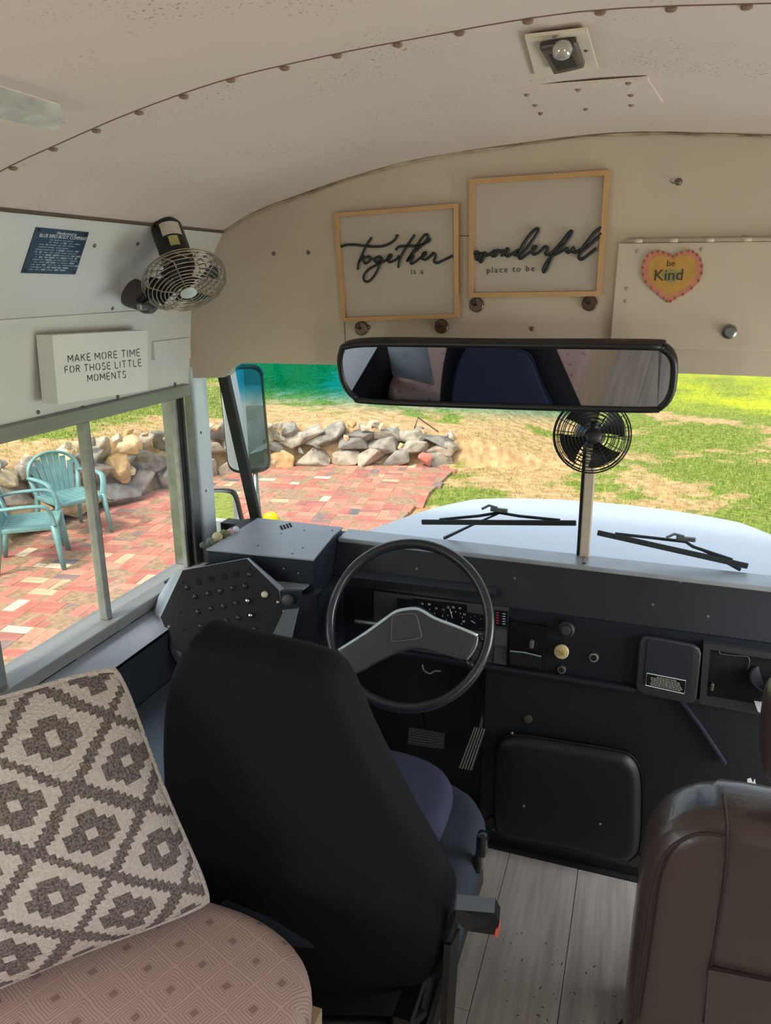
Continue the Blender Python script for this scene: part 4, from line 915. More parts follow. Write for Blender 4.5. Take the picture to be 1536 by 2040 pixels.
kn = knob('brake_valve_knob', 'round pale yellow brake valve dial on the dash', 1120, 1294, [(.010, 0), (.010, .012), (.0195, .014), (.0195, .022), (.017, .025), (.004, .025)], mat('yellow_knob', lin(206, 190, 138), .45, var=.1), (.013, .0245, mat('yellow_knob2', lin(196, 176, 120), .5)))
c = aY(1120, 1294, YD) + V((0, -.0285, .004)); tm = MB()
for k in (-1, 0, 1): tm.box(c + V((k * .004 , -.0008, 0)), (.0014, .0004, .013), (V((1, 0, .35)).normalized(), V((0, 1, 0)), V((-.35, 0, 1)).normalized()))
obj('dial_print', tm, mat('dial_ink', lin(120, 100, 60), .6), kn)
knob('key_switch', 'small ignition key switch below the yellow dial', 1119, 1333, [(.012, 0), (.012, .006), (.010, .009), (.003, .009)], mat('worn_nickel', lin(120, 116, 110), .4, .6), (.007, .009, M_dark))
knob('dash_socket', 'chrome ringed socket right of the yellow dial', 1183, 1309, [(.0125, 0), (.0125, .006), (.011, .008), (.004, .008)], mat('socket_ring', lin(170, 166, 160), .35, .6), (.0085, .008, M_black))
# compartment with door and warning label
M_comp = mat('compartment_grey', lin(48, 46, 50), .5, bump=.08, bscale=200)
def rrect(q, k=.1):
    out = []
    for i in range(4):
        p, a, b = q[i], q[i - 1], q[(i + 1) % 4]; out += [p + (a - p) * k, p + (a - p) * k * .3 + (b - p) * k * .3, p + (b - p) * k]
    return out
cpt = thing('dash_compartment_door', aY(1330, 1385, YD), 'grey compartment door with a white bordered warning label', 'compartment')
q = yq([(1275, 1261), (1398, 1284), (1386, 1398), (1265, 1374)], YD - .006)
obj('door', MB().pad(rrect(q, .12), (0, -1, 0), .018, .006), M_comp, cpt, smooth='auto')
qi = yq([(1291, 1272), (1382, 1289), (1373, 1382), (1282, 1364)], YD - .0245)
obj('inset_panel', MB().prism(rrect(qi, .06), (0, -.002, 0)), mat('inset_blue_grey', lin(38, 41, 50), .45), cpt)
def lab(u, v): a = V(lq[0]) + (V(lq[1]) - V(lq[0])) * u; b = V(lq[3]) + (V(lq[2]) - V(lq[3])) * u; return a + (b - a) * v
lq = yq([(1289, 1341), (1366, 1356), (1363, 1382), (1286, 1365)], YD - .028)
obj('label_border', MB().tube(lq, .0013, 5, True), M_wht, cpt)
obj('label_face', MB().prism(lq, (0, .001, 0)), M_black, cpt)
tm = MB(); rr2 = random.Random(8)
for r in range(6):
    v = .16 + r * .135; u = (.26 if r == 0 else .1 + rr2.uniform(0, .05)); end = .74 if r == 0 else rr2.uniform(.82, .9)
    while u < end:
        wd = rr2.uniform(.03, .09); tm.add([lab(u, v - .035) + V((0, -.0006, 0)), lab(u + wd, v - .035) + V((0, -.0006, 0)), lab(u + wd, v + .035) + V((0, -.0006, 0)), lab(u, v + .035) + V((0, -.0006, 0))], [(0, 1, 2, 3)]); u += wd + .016
obj('label_print', tm, mat('label_print', lin(170, 168, 160), .6), cpt)
# open compartment on the right
oc = thing('open_compartment', aY(1450, 1410, YD), 'open dash compartment with a wire bracket at the right edge', 'compartment')
qo = yq([(1402, 1281), (1640, 1318), (1630, 1446), (1393, 1402)], YD - .020); qn = yq([(1415, 1294), (1625, 1328), (1615, 1420), (1408, 1386)], YD - .020)
for i in range(4): obj('frame_rail', MB().prism([qo[i], qo[(i + 1) % 4], qn[(i + 1) % 4], qn[i]], (0, .020, 0)), M_comp, oc)
obj('cavity', MB().prism([p + V((0, .0185, 0)) for p in qn], (0, .001, 0)), M_hole, oc)
obj('wire_bracket', MB().tube(smooth_path(yq([(1450, 1292), (1437, 1293), (1435, 1302), (1465, 1306), (1491, 1309), (1492, 1328), (1488, 1333)], YD - .006), 3), .0011, 5), M_steel, oc)
obj('latch', MB().rbox(aY(1419, 1368, YD - .012), (.008, .010, .022), .003), mat('latch_metal', lin(120, 110, 106), .4, .5), oc)
obj('cup_holder', MB().lathe(aY(1540, 1385, YD - .03), (0, -.25, 1), [(.040, 0), (.058, .045), (.061, .050), (.056, .050), (.036, .004)], 28), M_dark, oc, smooth='auto')
obj('leaflet', MB().prism(yq([(1502, 1396), (1560, 1404), (1556, 1436), (1510, 1418)], YD - .045), (0, .001, 0)), mat('paper', lin(196, 192, 196), .7), label='white paper leaflet sticking out at the right edge of the dash', cat='paper')
# firewall and dark footwell
obj('wall_firewall', MB().box2((-1.12, 2.0, -.02), (1.13, 2.05, .9)), M_dark, kind='structure')
ff = MB(); ff.box2((-1.15, 1.886, -.03), (1.15, 2.0, .003)); obj('trim_5', ff, mat('rubber_mat', lin(40, 39, 41), .7, var=.2, vscale=40, bump=.15), kind='structure')
# engine cover
ec = thing('engine_cover', aY(1130, 1690, 1.87), 'black moulded engine cover in the centre of the footwell', 'engine cover')
eo = smooth_path(yq([(990, 1500), (997, 1466), (1030, 1452), (1120, 1464), (1230, 1482), (1262, 1496), (1278, 1530), (1280, 1600), (1276, 1670), (1262, 1694), (1235, 1698), (1130, 1674), (1020, 1652), (992, 1634), (986, 1600)], 1.905), 3, True)
obj('cover_shell', MB().pad(eo, (0, -1, 0), .055, .035, bulge=.004), mat('cover_black', lin(17, 18, 21), .5, bump=.05, bscale=120), ec, smooth=True)
obj('back_panel', MB().box2((-.23, 1.905, .0), (.62, 1.999, .585)), M_dark, ec)
fl_ = yq([(966, 1640), (978, 1628), (1004, 1648), (1130, 1676), (1240, 1703), (1285, 1712), (1285, 1732), (1240, 1722), (1120, 1694), (1000, 1668)], 1.895)
obj('flange', MB().prism(fl_, (0, .01, 0)), mat('flange_rubber', lin(44, 42, 44), .6), ec)
for px, py in [(1043, 1605), (1195, 1641), (983, 1652), (1020, 1460)]: obj('bolt', MB().lathe(aY(px, py, 1.848 if py not in (1652,) else 1.893), (0, -1, .2), [(.005, 0), (.004, .004), (.002, .005)], 10), M_steel if py == 1460 else M_screw, ec, smooth=True)
obj('rosette', MB().lathe(aY(1052, 1432, 1.904), (0, -1, 0), [(.013, 0), (.012, .004), (.003, .005)], 8), mat('rosette', lin(70, 66, 62), .6), ec)
obj('cable_bracket', MB().tube(yq([(1355, 1392), (1395, 1445), (1425, 1490), (1445, 1520)], 1.89), .012, 6, flat=.4), mat('bracket_dark', lin(38, 40, 54), .45), label='dark diagonal cable bracket below the compartment door', cat='bracket')
obj('paper_scrap', MB().prism(yq([(1489, 1552), (1496, 1550), (1500, 1560), (1504, 1551), (1507, 1568), (1488, 1568)], 1.80), (0, .002, 0)), mat('scrap_white', lin(230, 228, 224), .7), label='tiny white paper scrap behind the brown leather seat', cat='paper')
# pedals
pd = thing('accelerator_pedal', aY(930, 1535, 1.86), 'ribbed black accelerator pedal beside the engine cover', 'pedal')
pq = [aY(913, 1530, 1.83), aY(940, 1535, 1.83), aY(968, 1452, 1.90), aY(944, 1448, 1.90)]; obj('pad', MB().prism(pq, (0, .012, -.006)), M_rub, pd)
for i in range(5):
    u = .1 + i * .2; a = pq[0] + (pq[1] - pq[0]) * u; b = pq[3] + (pq[2] - pq[3]) * u; obj('rib', MB().tube([a + V((0, -.001, .001)), b + V((0, -.001, .001))], .0022, 5), mat('rib_worn', lin(92, 88, 84), .5), pd)
obj('lever', MB().tube([(pq[2] + pq[3]) / 2, aY(968, 1390, 1.94)], .008, 6), M_black, pd)
pd = thing('brake_pedal', aY(850, 1480, 1.88), 'wide black brake pedal below the steering wheel', 'pedal')
pq = [aY(812, 1482, 1.87), aY(882, 1492, 1.87), aY(884, 1462, 1.89), aY(815, 1450, 1.89)]; obj('pad', MB().prism(pq, (0, .014, -.004)), mat('brake_rubber', lin(48, 46, 42), .6), pd)
for i in range(6):
    u = .1 + i * .16; a = pq[0] + (pq[3] - pq[0]) * u; b = pq[1] + (pq[2] - pq[1]) * u; obj('rib', MB().tube([a, b], .0018, 5), M_rub, pd)
obj('lever', MB().tube([(pq[2] + pq[3]) / 2 + V((0, .01, 0)), aY(842, 1415, 1.96)], .007, 6), M_black, pd)
# ------------------------------------------------------------------ steering wheel
wc = V((-.398, 1.69, .80)); wn = V((.06, -.87, .49)).normalized(); wx = V((1, 0, 0)); wx = (wx - wn * wx.dot(wn)).normalized(); wy = wn.cross(wx)
if wy.z < 0: wy = -wy
def wpt(px, py, h=0.0): return atp(px, py, wc, wn) + wn * h
st = thing('steering_wheel', wc, 'large black two spoke steering wheel with grey centre pad', 'steering wheel')
R = .2085
M_whl = mat('wheel_rim', lin(34, 38, 43), .28, coat=.3); M_spk = mat('spoke_grey', lin(52, 53, 57), .45, bump=.03, bscale=200)
obj('rim', MB().tube([wc + wx * R * math.cos(2 * math.pi * k / 72) + wy * R * math.sin(2 * math.pi * k / 72) for k in range(72)], .0135, 12, True), M_whl, st, smooth=True)
spo = smooth_path([wpt(*p, -.012) for p in [(676, 1297), (730, 1262), (780, 1226), (800, 1216), (830, 1213), (848, 1220), (868, 1232), (910, 1248), (953, 1266), (950, 1290), (932, 1316), (900, 1308), (860, 1297), (825, 1294), (790, 1302), (740, 1326), (706, 1344), (690, 1325)]], 2, True)
obj('spoke_bar', MB().pad(spo, wn, .032, .010), M_spk, st, smooth='auto')
tr = MB()
edge = smooth_path([wpt(*p, .017) for p in [(678, 1296), (730, 1263), (780, 1227), (800, 1217), (830, 1214), (848, 1221), (868, 1233), (910, 1249), (953, 1267)]], 3)
obj('spoke_trim_highlight', tr.tube(edge, .0042, 8), mat('spoke_trim_highlight', lin(196, 210, 216), .3, .2), st, smooth=True)  # pale trim colour paints in the highlight along the spoke's top edge
obj('end_trim', MB().tube(smooth_path([wpt(*p, .017) for p in [(953, 1267), (948, 1292), (931, 1316)]], 4), .0025, 6), mat('spoke_trim_highlight2', lin(120, 130, 136), .3, .4), st, smooth=True)
for px, py, a, b in [(672, 1300, (672, 1300), (662, 1310)), (962, 1268, (952, 1268), (968, 1274)), (935, 1318, (932, 1315), (945, 1330))]: obj('rim_joint', MB().tube([wpt(*a, 0), wpt(*b, -.003)], .011, 8), M_whl, st, smooth=True)
padq = smooth_path([wpt(*p, .012) for p in [(786, 1230), (800, 1226), (826, 1225), (834, 1230), (840, 1255), (842, 1270), (815, 1276), (788, 1278), (783, 1272), (784, 1248)]], 3, True)
obj('horn_pad', MB().pad(padq, wn, .012, .004), mat('horn_pad', lin(50, 52, 55), .5), st, smooth='auto')
obj('pad_outline', MB().tube([p + wn * .010 for p in padq], .0012, 5, True), mat('pad_line', lin(110, 112, 116), .4), st)
hm = MB(); text_mb(hm, '— •', .012, wpt(813, 1250, .0245), wx, wy, wn, .0002); obj('horn_mark', hm, M_trimlight, st)
colx = V((0, .82, -.42)).normalized()
obj('column', MB().lathe(wc - wn * .012, -wn, [(.045, 0), (.048, .04), (.055, .07), (.055, .17), (.04, .19)], 24), M_dark, st, smooth='auto')
obj('signal_stalk', MB().tube([wc - wn * .06 + wx * -.05, wpt(740, 1240, -.07), wpt(695, 1234, -.06)], [.005, .005, .0065], 8), M_steel, st, smooth=True)
obj('wire_loop', MB().tube(smooth_path([wpt(*p, -.08) for p in [(830, 1322), (833, 1334), (845, 1341), (855, 1336), (868, 1336)]], 4), .0022, 6), M_trimlight, st)
# ------------------------------------------------------------------ grey box on the dash corner
gb_ = thing('dash_corner_box', (-.84, 1.86, .83), 'grey metal box on the left corner of the dash with vent slots', 'box')
gq = [V((-.985, 2.0, .93)), V((-.70, 2.0, .93)), V((-.70, 1.93, .93)), V((-.672, 1.722, .93)), V((-.985, 1.70, .93))]
obj('top_plate', MB().prism(gq, (0, 0, -.004)), M_greybox, gb_)
gi = [V((-.983, 1.995, .926)), V((-.702, 1.995, .926)), V((-.702, 1.93, .926)), V((-.675, 1.725, .926)), V((-.983, 1.703, .926))]
obj('body', MB().prism(gi, (0, 0, -.12)), M_dash, gb_)
for i in range(4): a = aZ(557 + i * 6, 1046 - i * 1.8 + 4, .9306); obj('vent_slot', MB().box(a + V((.008, -.004, 0)), (.006, .038, .0012), (V((.82, .57, 0)), V((-.57, .82, 0)), V((0, 0, 1)))), M_hole, gb_)
for px, py in [(514, 1087), (583, 1103), (606, 1057), (603, 1092), (662, 1057), (560, 1063)]: obj('screw', MB().lathe(aZ(px, py, .930), (0, 0, 1), [(.003, 0), (.002, .001)], 8), M_hole, gb_)
for px, py in [(428, 1108), (594, 1142), (565, 1133)]: obj('screw', MB().lathe(aY(px, py, 1.712), (0, -1, 0), [(.003, 0), (.002, .001)], 8), M_screw, gb_)
# filler panels between box, console and dash
obj('trim_6', MB().box2((-.70, 1.73, .20), (-.66, 1.99, .81)), M_dash, kind='structure')
obj('trim_7', MB().box2((-1.14, 1.71, .0), (-.70, 1.74, .81)), M_dash, kind='structure')
obj('trim_8', MB().prism([V((-1.03, 1.80, .85)), V((-.987, 1.78, .85)), V((-.987, 2.03, .85)), V((-1.03, 2.0, .85))], (0, 0, .072)), M_dash, kind='structure')
# ------------------------------------------------------------------ switch panel
pn = V((.10, -.95, .30)).normalized(); pc = V((-.88, 1.615, .83))
def pp(px, py, h=0.0): return atp(px, py, pc, pn) + pn * h
spn = thing('switch_panel', pp(440, 1280), 'black octagonal switch panel with rows of buttons beside the window', 'switch panel')
sil = [(365, 1136), (492, 1113), (556, 1176), (564, 1226), (530, 1300), (420, 1330), (345, 1290), (321, 1229)]
fq = [pp(*p) for p in sil]; cc_ = sum(fq, V((0, 0, 0))) / 8
bk = [atp(a_, b_, pc - pn * h_, pn) for a_, b_, h_ in [(347, 1138, .05), (496, 1111, .05), (572, 1176, .045), (578, 1228, .045), (540, 1315, .05), (420, 1345, .05), (330, 1310, .05), (298, 1216, .05)]]
body = MB(); body.add(fq + bk, [(i, (i + 1) % 8, 8 + (i + 1) % 8, 8 + i) for i in range(8)] + [tuple(range(15, 7, -1))]); obj('bevelled_case', body, mat('case_grey', lin(150, 158, 168), .4), spn)
obj('face_plate', MB().prism(fq, pn * .003), mat('panel_black', lin(17, 18, 21), .8, bump=.05, bscale=150), spn)
for px, py in [(397, 1158), (422, 1153), (447, 1149), (471, 1143)]: obj('socket_hole', MB().lathe(pp(px, py, .003), pn, [(.0095, 0), (.009, .0012), (.004, .0014)], 18), M_hole, spn)
btn = [(374, 1170), (390, 1188), (416, 1182), (440, 1177), (464, 1171), (489, 1167), (498, 1144), (395, 1218), (421, 1212), (446, 1207), (471, 1201), (401, 1247), (427, 1242), (452, 1236), (476, 1230), (508, 1253)]
M_btn = mat('button_grey', lin(44, 46, 51), .3)
for px, py in btn: obj('push_button', MB().lathe(pp(px, py, .003), pn, [(.0065, 0), (.0062, .003), (.005, .006), (.002, .007)], 14), M_btn, spn, smooth=True)
for px, py in [(496, 1196), (502, 1225)]: obj('chrome_button', MB().lathe(pp(px, py, .003), pn, [(.0075, 0), (.0075, .003), (.006, .006), (.005, .012), (.002, .013)], 14), M_chrome, spn, smooth=True)
obj('white_indicator', MB().lathe(pp(528, 1184, .003), pn, [(.0095, 0), (.0085, .004), (.007, .008), (.003, .009)], 16), mat('indicator_lens', lin(216, 210, 186), .3), spn, smooth=True)
for px, py in [(361, 1220), (368, 1255), (531, 1217), (500, 1133), (366, 1160)]: obj('screw_hole', MB().lathe(pp(px, py, .003), pn, [(.004, 0), (.003, .0008)], 10), M_hole, spn)
for px, py in [(337, 1248), (554, 1199)]: obj('screw', MB().lathe(pp(px, py, .003), pn, [(.0045, 0), (.003, .002)], 10), M_steel, spn)
# strut and knob right of the switch panel
obj('panel_strut', MB().prism([aY(p, q, 1.60) for p, q in [(566, 1215), (592, 1213), (578, 1275), (540, 1270)]], (0, .012, 0)), mat('strut_grey', lin(104, 110, 116), .4), label='grey slanted metal strut right of the switch panel', cat='strut')
obj('turn_knob', MB().lathe(aY(577, 1194, 1.601), (0, -1, .3), [(.011, 0), (.011, .006), (.014, .008), (.013, .02), (.004, .022)], 16), mat('knob_dark', lin(44, 46, 50), .4), smooth='auto', label='small round knob between switch panel and steering wheel', cat='knob')
obj('trim_9', MB().prism([V((-.74, 1.66, .84)), V((-.655, 1.70, .84)), V((-.655, 1.74, .84)), V((-.76, 1.74, .84))], (0, 0, -.2)), M_dash, kind='structure')
obj('trim_10', MB().prism([aY(p, q, 1.603) for p, q in [(557, 1178), (600, 1177), (592, 1214), (562, 1216)]], (0, .012, 0)), M_dash, kind='structure')
obj('trim_11', MB().prism([aZ(p, q, .852) for p, q in [(545, 1150), (628, 1158), (601, 1178), (557, 1179)]], (0, 0, .004)), mat('shelf_grey', lin(140, 146, 152), .4), kind='structure')
# felt ball garland on the ledge
for i, (px, py, r, cc) in enumerate([(404, 1086, .009, (96, 104, 92)), (419, 1079, .012, (112, 122, 108)), (433, 1070, .0150, (196, 180, 146)), (446, 1064, .0135, (110, 116, 78)), (459, 1060, .011, (196, 160, 166)), (470, 1055, .010, (206, 214, 226))]):
    c = aZ(px, py, .935); nm_ = ['dark grey', 'grey green', 'tan', 'olive', 'pink', 'pale blue'][i]
    pr = [(r * math.sin(math.pi * k / 10) + .0002, -r * math.cos(math.pi * k / 10)) for k in range(11)]
    obj('felt_ball', MB().lathe(c, (0, 0, 1), pr, 16), mat('felt_%d' % i, lin(*cc), .95, var=.2, vscale=200, bump=.4, bscale=300), smooth=True, label=nm_ + ' felt ball of the garland beside the grey dash box', cat='felt ball', group='felt ball garland')
# ------------------------------------------------------------------ side console under the window
sc_ = thing('side_console', (-1.05, .9, 0), 'dark grey metal console running below the driver window', 'console')
obj('ledge', MB().prism([V((-1.145, -.2, .775)), V((-1.145, 1.70, .775)), V((-1.035, 1.62, .742)), V((-1.035, -.2, .742))], (0, 0, -.01)), mat('ledge_paint', lin(146, 152, 164), .3, var=.12, vscale=8), sc_)
obj('apron', MB().box2((-1.045, -.2, .0), (-1.035, 1.66, .74)), M_dash, sc_)
for y0, y1 in [(1.03, 1.13), (1.19, 1.31), (1.36, 1.47), (1.52, 1.58)]: obj('vent_slot', MB().box(V((-1.118, (y0 + y1) / 2, .768)), (.005, y1 - y0, .001), (V((.957, 0, -.29)), V((0, 1, 0)), V((.29, 0, .957)))), M_hole, sc_)
hb = thing('heater_box', (-.92, 1.3, 0), 'dark blue grey heater box on the floor left of the seat', 'heater')
obj('body', MB().box2((-1.03, 1.02, 0), (-.80, 1.68, .585)), M_dash, hb); obj('lid', MB().rbox((-.915, 1.35, .59), (.24, .68, .012), .003, seg=1), mat('lid_blue', lin(74, 84, 98), .3, var=.2, vscale=6), hb)
for px, py in [(329, 1298), (342, 1297)]: obj('screw', MB().lathe(aZ(px, py, .5965), (0, 0, 1), [(.006, 0), (.004, .003)], 8), M_hole, hb)

# ================================================================== SEATS AND SOFT THINGS
M_seat = mat('seat_black_fabric', lin(28, 27, 31), .92, bump=.15, bscale=400, spec=.15)
M_navy = mat('seat_navy_fabric', lin(62, 64, 84), .95, bump=.2, bscale=500, spec=.15, var=.08)
M_slate = mat('seat_slate_fabric', lin(52, 58, 66), .9, bump=.15, bscale=400, spec=.15)
ds = thing('driver_seat', (-.40, 1.25, 0), 'black driver seat seen from behind with a navy cushion', 'seat')
sn = V((0, .985, .17)).normalized(); sp0 = V((-.4, 1.075, .42))
def sbp(px, py, h=0): return atp(px, py, sp0, sn) + sn * h
def seat_pt(px, py):
    h = .085 * (sstep(330, 480, px) if py < 1800 else .4); return atp(px, py, sp0 + sn * h, sn) - sn * h
so = smooth_path([seat_pt(*p) for p in [(316, 1500), (322, 1400), (345, 1325), (385, 1270), (430, 1251), (520, 1256), (610, 1276), (672, 1298), (705, 1338), (745, 1428), (795, 1524), (845, 1620), (880, 1685), (899, 1735), (900, 1800), (890, 1870), (872, 1918), (830, 1945), (740, 1960), (620, 1945), (500, 1900), (410, 1830), (352, 1720), (324, 1610)]], 2, True)
obj('backrest', MB().pad(so, sn, .115, .05, 6, bulge=.004, back_rnd=.022), M_seat, ds, smooth=True)
# front lining of the backrest, seen in the mirror
scn = sum(so, V((0, 0, 0))) / len(so)
obj('backrest_lining', MB().pad([scn + (p - scn) * .80 + sn * .112 for p in so], sn, .022, .018), M_navy, ds, smooth=True)
def zpts(z, pts, k=3): return smooth_path([V((x, y, z)) for x, y in pts], k, True)
obj('seat_base_cushion', MB().pad(zpts(.33, [(-.66, 1.10), (-.40, 1.08), (-.145, 1.10), (-.125, 1.20), (-.128, 1.42), (-.15, 1.50), (-.22, 1.565), (-.40, 1.60), (-.58, 1.57), (-.66, 1.48)]), (0, 0, 1), .13, .045, 5), M_slate, ds, smooth=True)
obj('seat_cushion', MB().pad(zpts(.43, [(-.60, 1.12), (-.40, 1.10), (-.235, 1.12), (-.215, 1.30), (-.215, 1.46), (-.24, 1.53), (-.30, 1.575), (-.40, 1.59), (-.52, 1.575), (-.60, 1.50)]), (0, 0, 1), .075, .035, 5, bulge=.006), M_navy, ds, smooth=True)
obj('suspension_base', MB().rbox((-.40, 1.30, .20), (.34, .36, .22), .01).rbox((-.40, 1.30, .045), (.42, .44, .09), .01), M_black, ds)
for s in (-1, 1):
    obj('slide_rail', MB().rbox((-.40 + s * .20, 1.27, .305), (.035, .50, .035), .004), M_black, ds)
    obj('linkage', MB().tube([V((-.40 + s * .19, 1.02, .28)), V((-.40 + s * .19, 1.20, .13)), V((-.40 + s * .19, 1.48, .28))], .014, 8), M_black, ds)
obj('rear_crossbar', MB().tube([V((-.58, 1.05, .27)), V((-.40, 1.03, .22)), V((-.21, 1.05, .27))], .016, 8), M_black, ds, smooth=True)
obj('recline_bracket', MB().prism([V((-.128, 1.03, .24)), V((-.128, 1.10, .24)), V((-.128, 1.13, .46)), V((-.128, 1.05, .50))], (.012, 0, 0)), M_black, ds)
obj('side_shield', MB().prism([V((-.136, 1.10, .33)), V((-.136, 1.42, .31)), V((-.136, 1.40, .38)), V((-.136, 1.12, .45))], (.010, 0, 0)), mat('shield_black', lin(26, 26, 30), .4), ds)
lv = aY(960, 1690, 1.33)
obj('height_lever', MB().rbox(lv + V((0, 0, .012)), (.024, .03, .055), .008).rbox(lv + V((-.006, 0, -.035)), (.018, .026, .05), .006), mat('lever_gloss', lin(24, 25, 30), .2, coat=.4), ds, smooth='auto')
# seat belt buckle
bq = [aY(908, 1812, 1.02), aY(985, 1819, 1.08), aY(995, 1838, 1.08), aY(988, 1863, 1.08), aY(930, 1855, 1.03), aY(906, 1832, 1.02)]
bk_ = thing('seat_belt_buckle', bq[4], 'black seat belt buckle with red button sticking out beside the driver seat', 'buckle')
obj('buckle_body', MB().prism(bq, (-.004, .028, .006)), mat('buckle_black', lin(10, 11, 14), .35), bk_)
obj('red_button', MB().rbox(aY(991, 1848, 1.09), (.008, .026, .022), .003), mat('red_button', lin(206, 92, 76), .4), bk_)
obj('stalk', MB().tube([V((-.125, 1.06, .50)), aY(908, 1822, 1.035)], .008, 8), M_black, bk_)
# ------------------------------------------------------------------ brown leather seat
M_lea = mat('brown_leather', lin(66, 53, 50), .34, var=.12, vscale=5, bump=.06, bscale=140, coat=.35)
M_sm = mat('leather_seam', lin(44, 32, 28), .7)
lt = thing('leather_seat', (.50, 1.15, 0), 'brown leather passenger seat with stitched seams at the right edge', 'seat')
YL = 1.03
ol_ = [(1236, 2110), (1243, 2000), (1254, 1880), (1266, 1780), (1276, 1700), (1290, 1638), (1318, 1595), (1362, 1571), (1420, 1562), (1480, 1564)]
lp_ = [aY(*p, YL + .10) - V((0, .10, 0)) for p in ol_]
cxL = .47
lo = lp_ + [V((2 * cxL - p.x, p.y, p.z)) for p in lp_[::-1]]
lo = [V((lo[0].x + .01, YL, .30))] + lo + [V((lo[-1].x - .01, YL, .30))]
obj('backrest', MB().pad(smooth_path(lo, 2, True), (0, 1, 0), .15, .06, 6, bulge=.006, back_rnd=.045), M_lea, lt, smooth=True)
YS = YL - .004
pip = smooth_path([aY(*p, YS) for p in [(1262, 2040), (1278, 1930), (1292, 1830), (1306, 1752), (1328, 1698), (1368, 1668), (1410, 1660), (1447, 1667)]], 4)
obj('piping', MB().tube(pip, .0032, 6), M_sm, lt, smooth=True)
obj('centre_seam', MB().tube(smooth_path([aY(*p, YS - .001) for p in [(1440, 1582), (1446, 1625), (1448, 1668), (1446, 1730), (1432, 1830), (1416, 1930), (1402, 2035)]], 4), .0022, 6), M_sm, lt, smooth=True)
obj('map_pocket', MB().prism([aY(1412, 1932, YS - .010), aY(1640, 1978, YS - .010), aY(1640, 2200, YS - .002), aY(1390, 2200, YS - .002)], (0, .008, 0)), M_lea, lt)
obj('headrest', MB().pad(smooth_path([aY(*p, YL + .02) for p in [(1527, 1560), (1523, 1500), (1528, 1450), (1545, 1400), (1620, 1375), (1700, 1390), (1740, 1450), (1745, 1540), (1725, 1600), (1560, 1600)]], 3, True), (0, 1, 0), .11, .05, 5), M_lea, lt, smooth=True)
obj('seat_cushion', MB().pad(zpts(.30, [(.22, 1.16), (.47, 1.14), (.72, 1.16), (.73, 1.45), (.68, 1.60), (.47, 1.63), (.26, 1.60), (.21, 1.45)]), (0, 0, 1), .15, .05, 5), M_lea, lt, smooth=True)
obj('pedestal', MB().rbox((.47, 1.35, .15), (.34, .40, .30), .01), M_black, lt)
# ------------------------------------------------------------------ bench and its pink patterned cushion
bn = thing('bench', (-.7, .2, 0), 'pale wood bench frame along the left wall behind the driver', 'bench')
M_bench = mat('bench_wood', lin(190, 164, 136), .55, var=.12, vscale=12)
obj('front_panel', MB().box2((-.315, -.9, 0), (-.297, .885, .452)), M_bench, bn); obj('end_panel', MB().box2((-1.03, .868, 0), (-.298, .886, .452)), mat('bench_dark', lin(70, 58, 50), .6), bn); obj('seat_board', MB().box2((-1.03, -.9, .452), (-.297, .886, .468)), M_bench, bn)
def diamond_mat():
    m = bpy.data.materials.new('pink_diamond_fabric'); m.use_nodes = True; n = m.node_tree; b = n.nodes['Principled BSDF']; b.inputs['Roughness'].default_value = .92; b.inputs['Specular IOR Level'].default_value = .15
    tc = n.nodes.new('ShaderNodeTexCoord'); mp = n.nodes.new('ShaderNodeMapping'); mp.inputs['Rotation'].default_value = (0, 0, math.radians(-24)); mp.inputs['Scale'].default_value = (11.5, 11.5, 11.5); n.links.new(tc.outputs['Object'], mp.inputs[0])
    sp = n.nodes.new('ShaderNodeSeparateXYZ'); n.links.new(mp.outputs[0], sp.inputs[0])
    def M(op, a, b_=None):
        k = n.nodes.new('ShaderNodeMath'); k.operation = op
        for i, q in enumerate((a, b_)):
            if q is None: continue
            if isinstance(q, (int, float)): k.inputs[i].default_value = q
            else: n.links.new(q, k.inputs[i])
        return k.outputs[0]
    nz = n.nodes.new('ShaderNodeTexNoise'); nz.inputs['Scale'].default_value = 3.0; n.links.new(mp.outputs[0], nz.inputs[0]); wob = M('MULTIPLY', M('SUBTRACT', nz.outputs[0], .5), .10)
    u = M('ABSOLUTE', M('SUBTRACT', M('FRACT', M('ADD', sp.outputs[0], wob)), .5)); v = M('ABSOLUTE', M('SUBTRACT', M('FRACT', sp.outputs[1]), .5))
    d = M('ADD', u, v)                                   # 0 centre .. 1 corner : two sets of diamonds
    dd = M('MINIMUM', d, M('SUBTRACT', 1.0, d))          # distance to the nearest diamond centre
    ln = M('GREATER_THAN', M('FRACT', M('MULTIPLY', dd, 13.0)), .6)
    core = M('LESS_THAN', dd, .10)
    f = M('MAXIMUM', M('MULTIPLY', ln, .55), M('MULTIPLY', core, .8))
    mx = n.nodes.new('ShaderNodeMix'); mx.data_type = 'RGBA'; mx.inputs[6].default_value = (*lin(198, 168, 160), 1); mx.inputs[7].default_value = (*lin(142, 112, 110), 1); n.links.new(f, mx.inputs[0]); n.links.new(mx.outputs[2], b.inputs['Base Color'])
    wv = n.nodes.new('ShaderNodeTexNoise'); wv.inputs['Scale'].default_value = 350; n.links.new(tc.outputs['Object'], wv.inputs[0]); bp = n.nodes.new('ShaderNodeBump'); bp.inputs['Strength'].default_value = .15; bp.inputs['Distance'].default_value = .004; n.links.new(wv.outputs[0], bp.inputs['Height']); n.links.new(bp.outputs[0], b.inputs['Normal'])
    return m
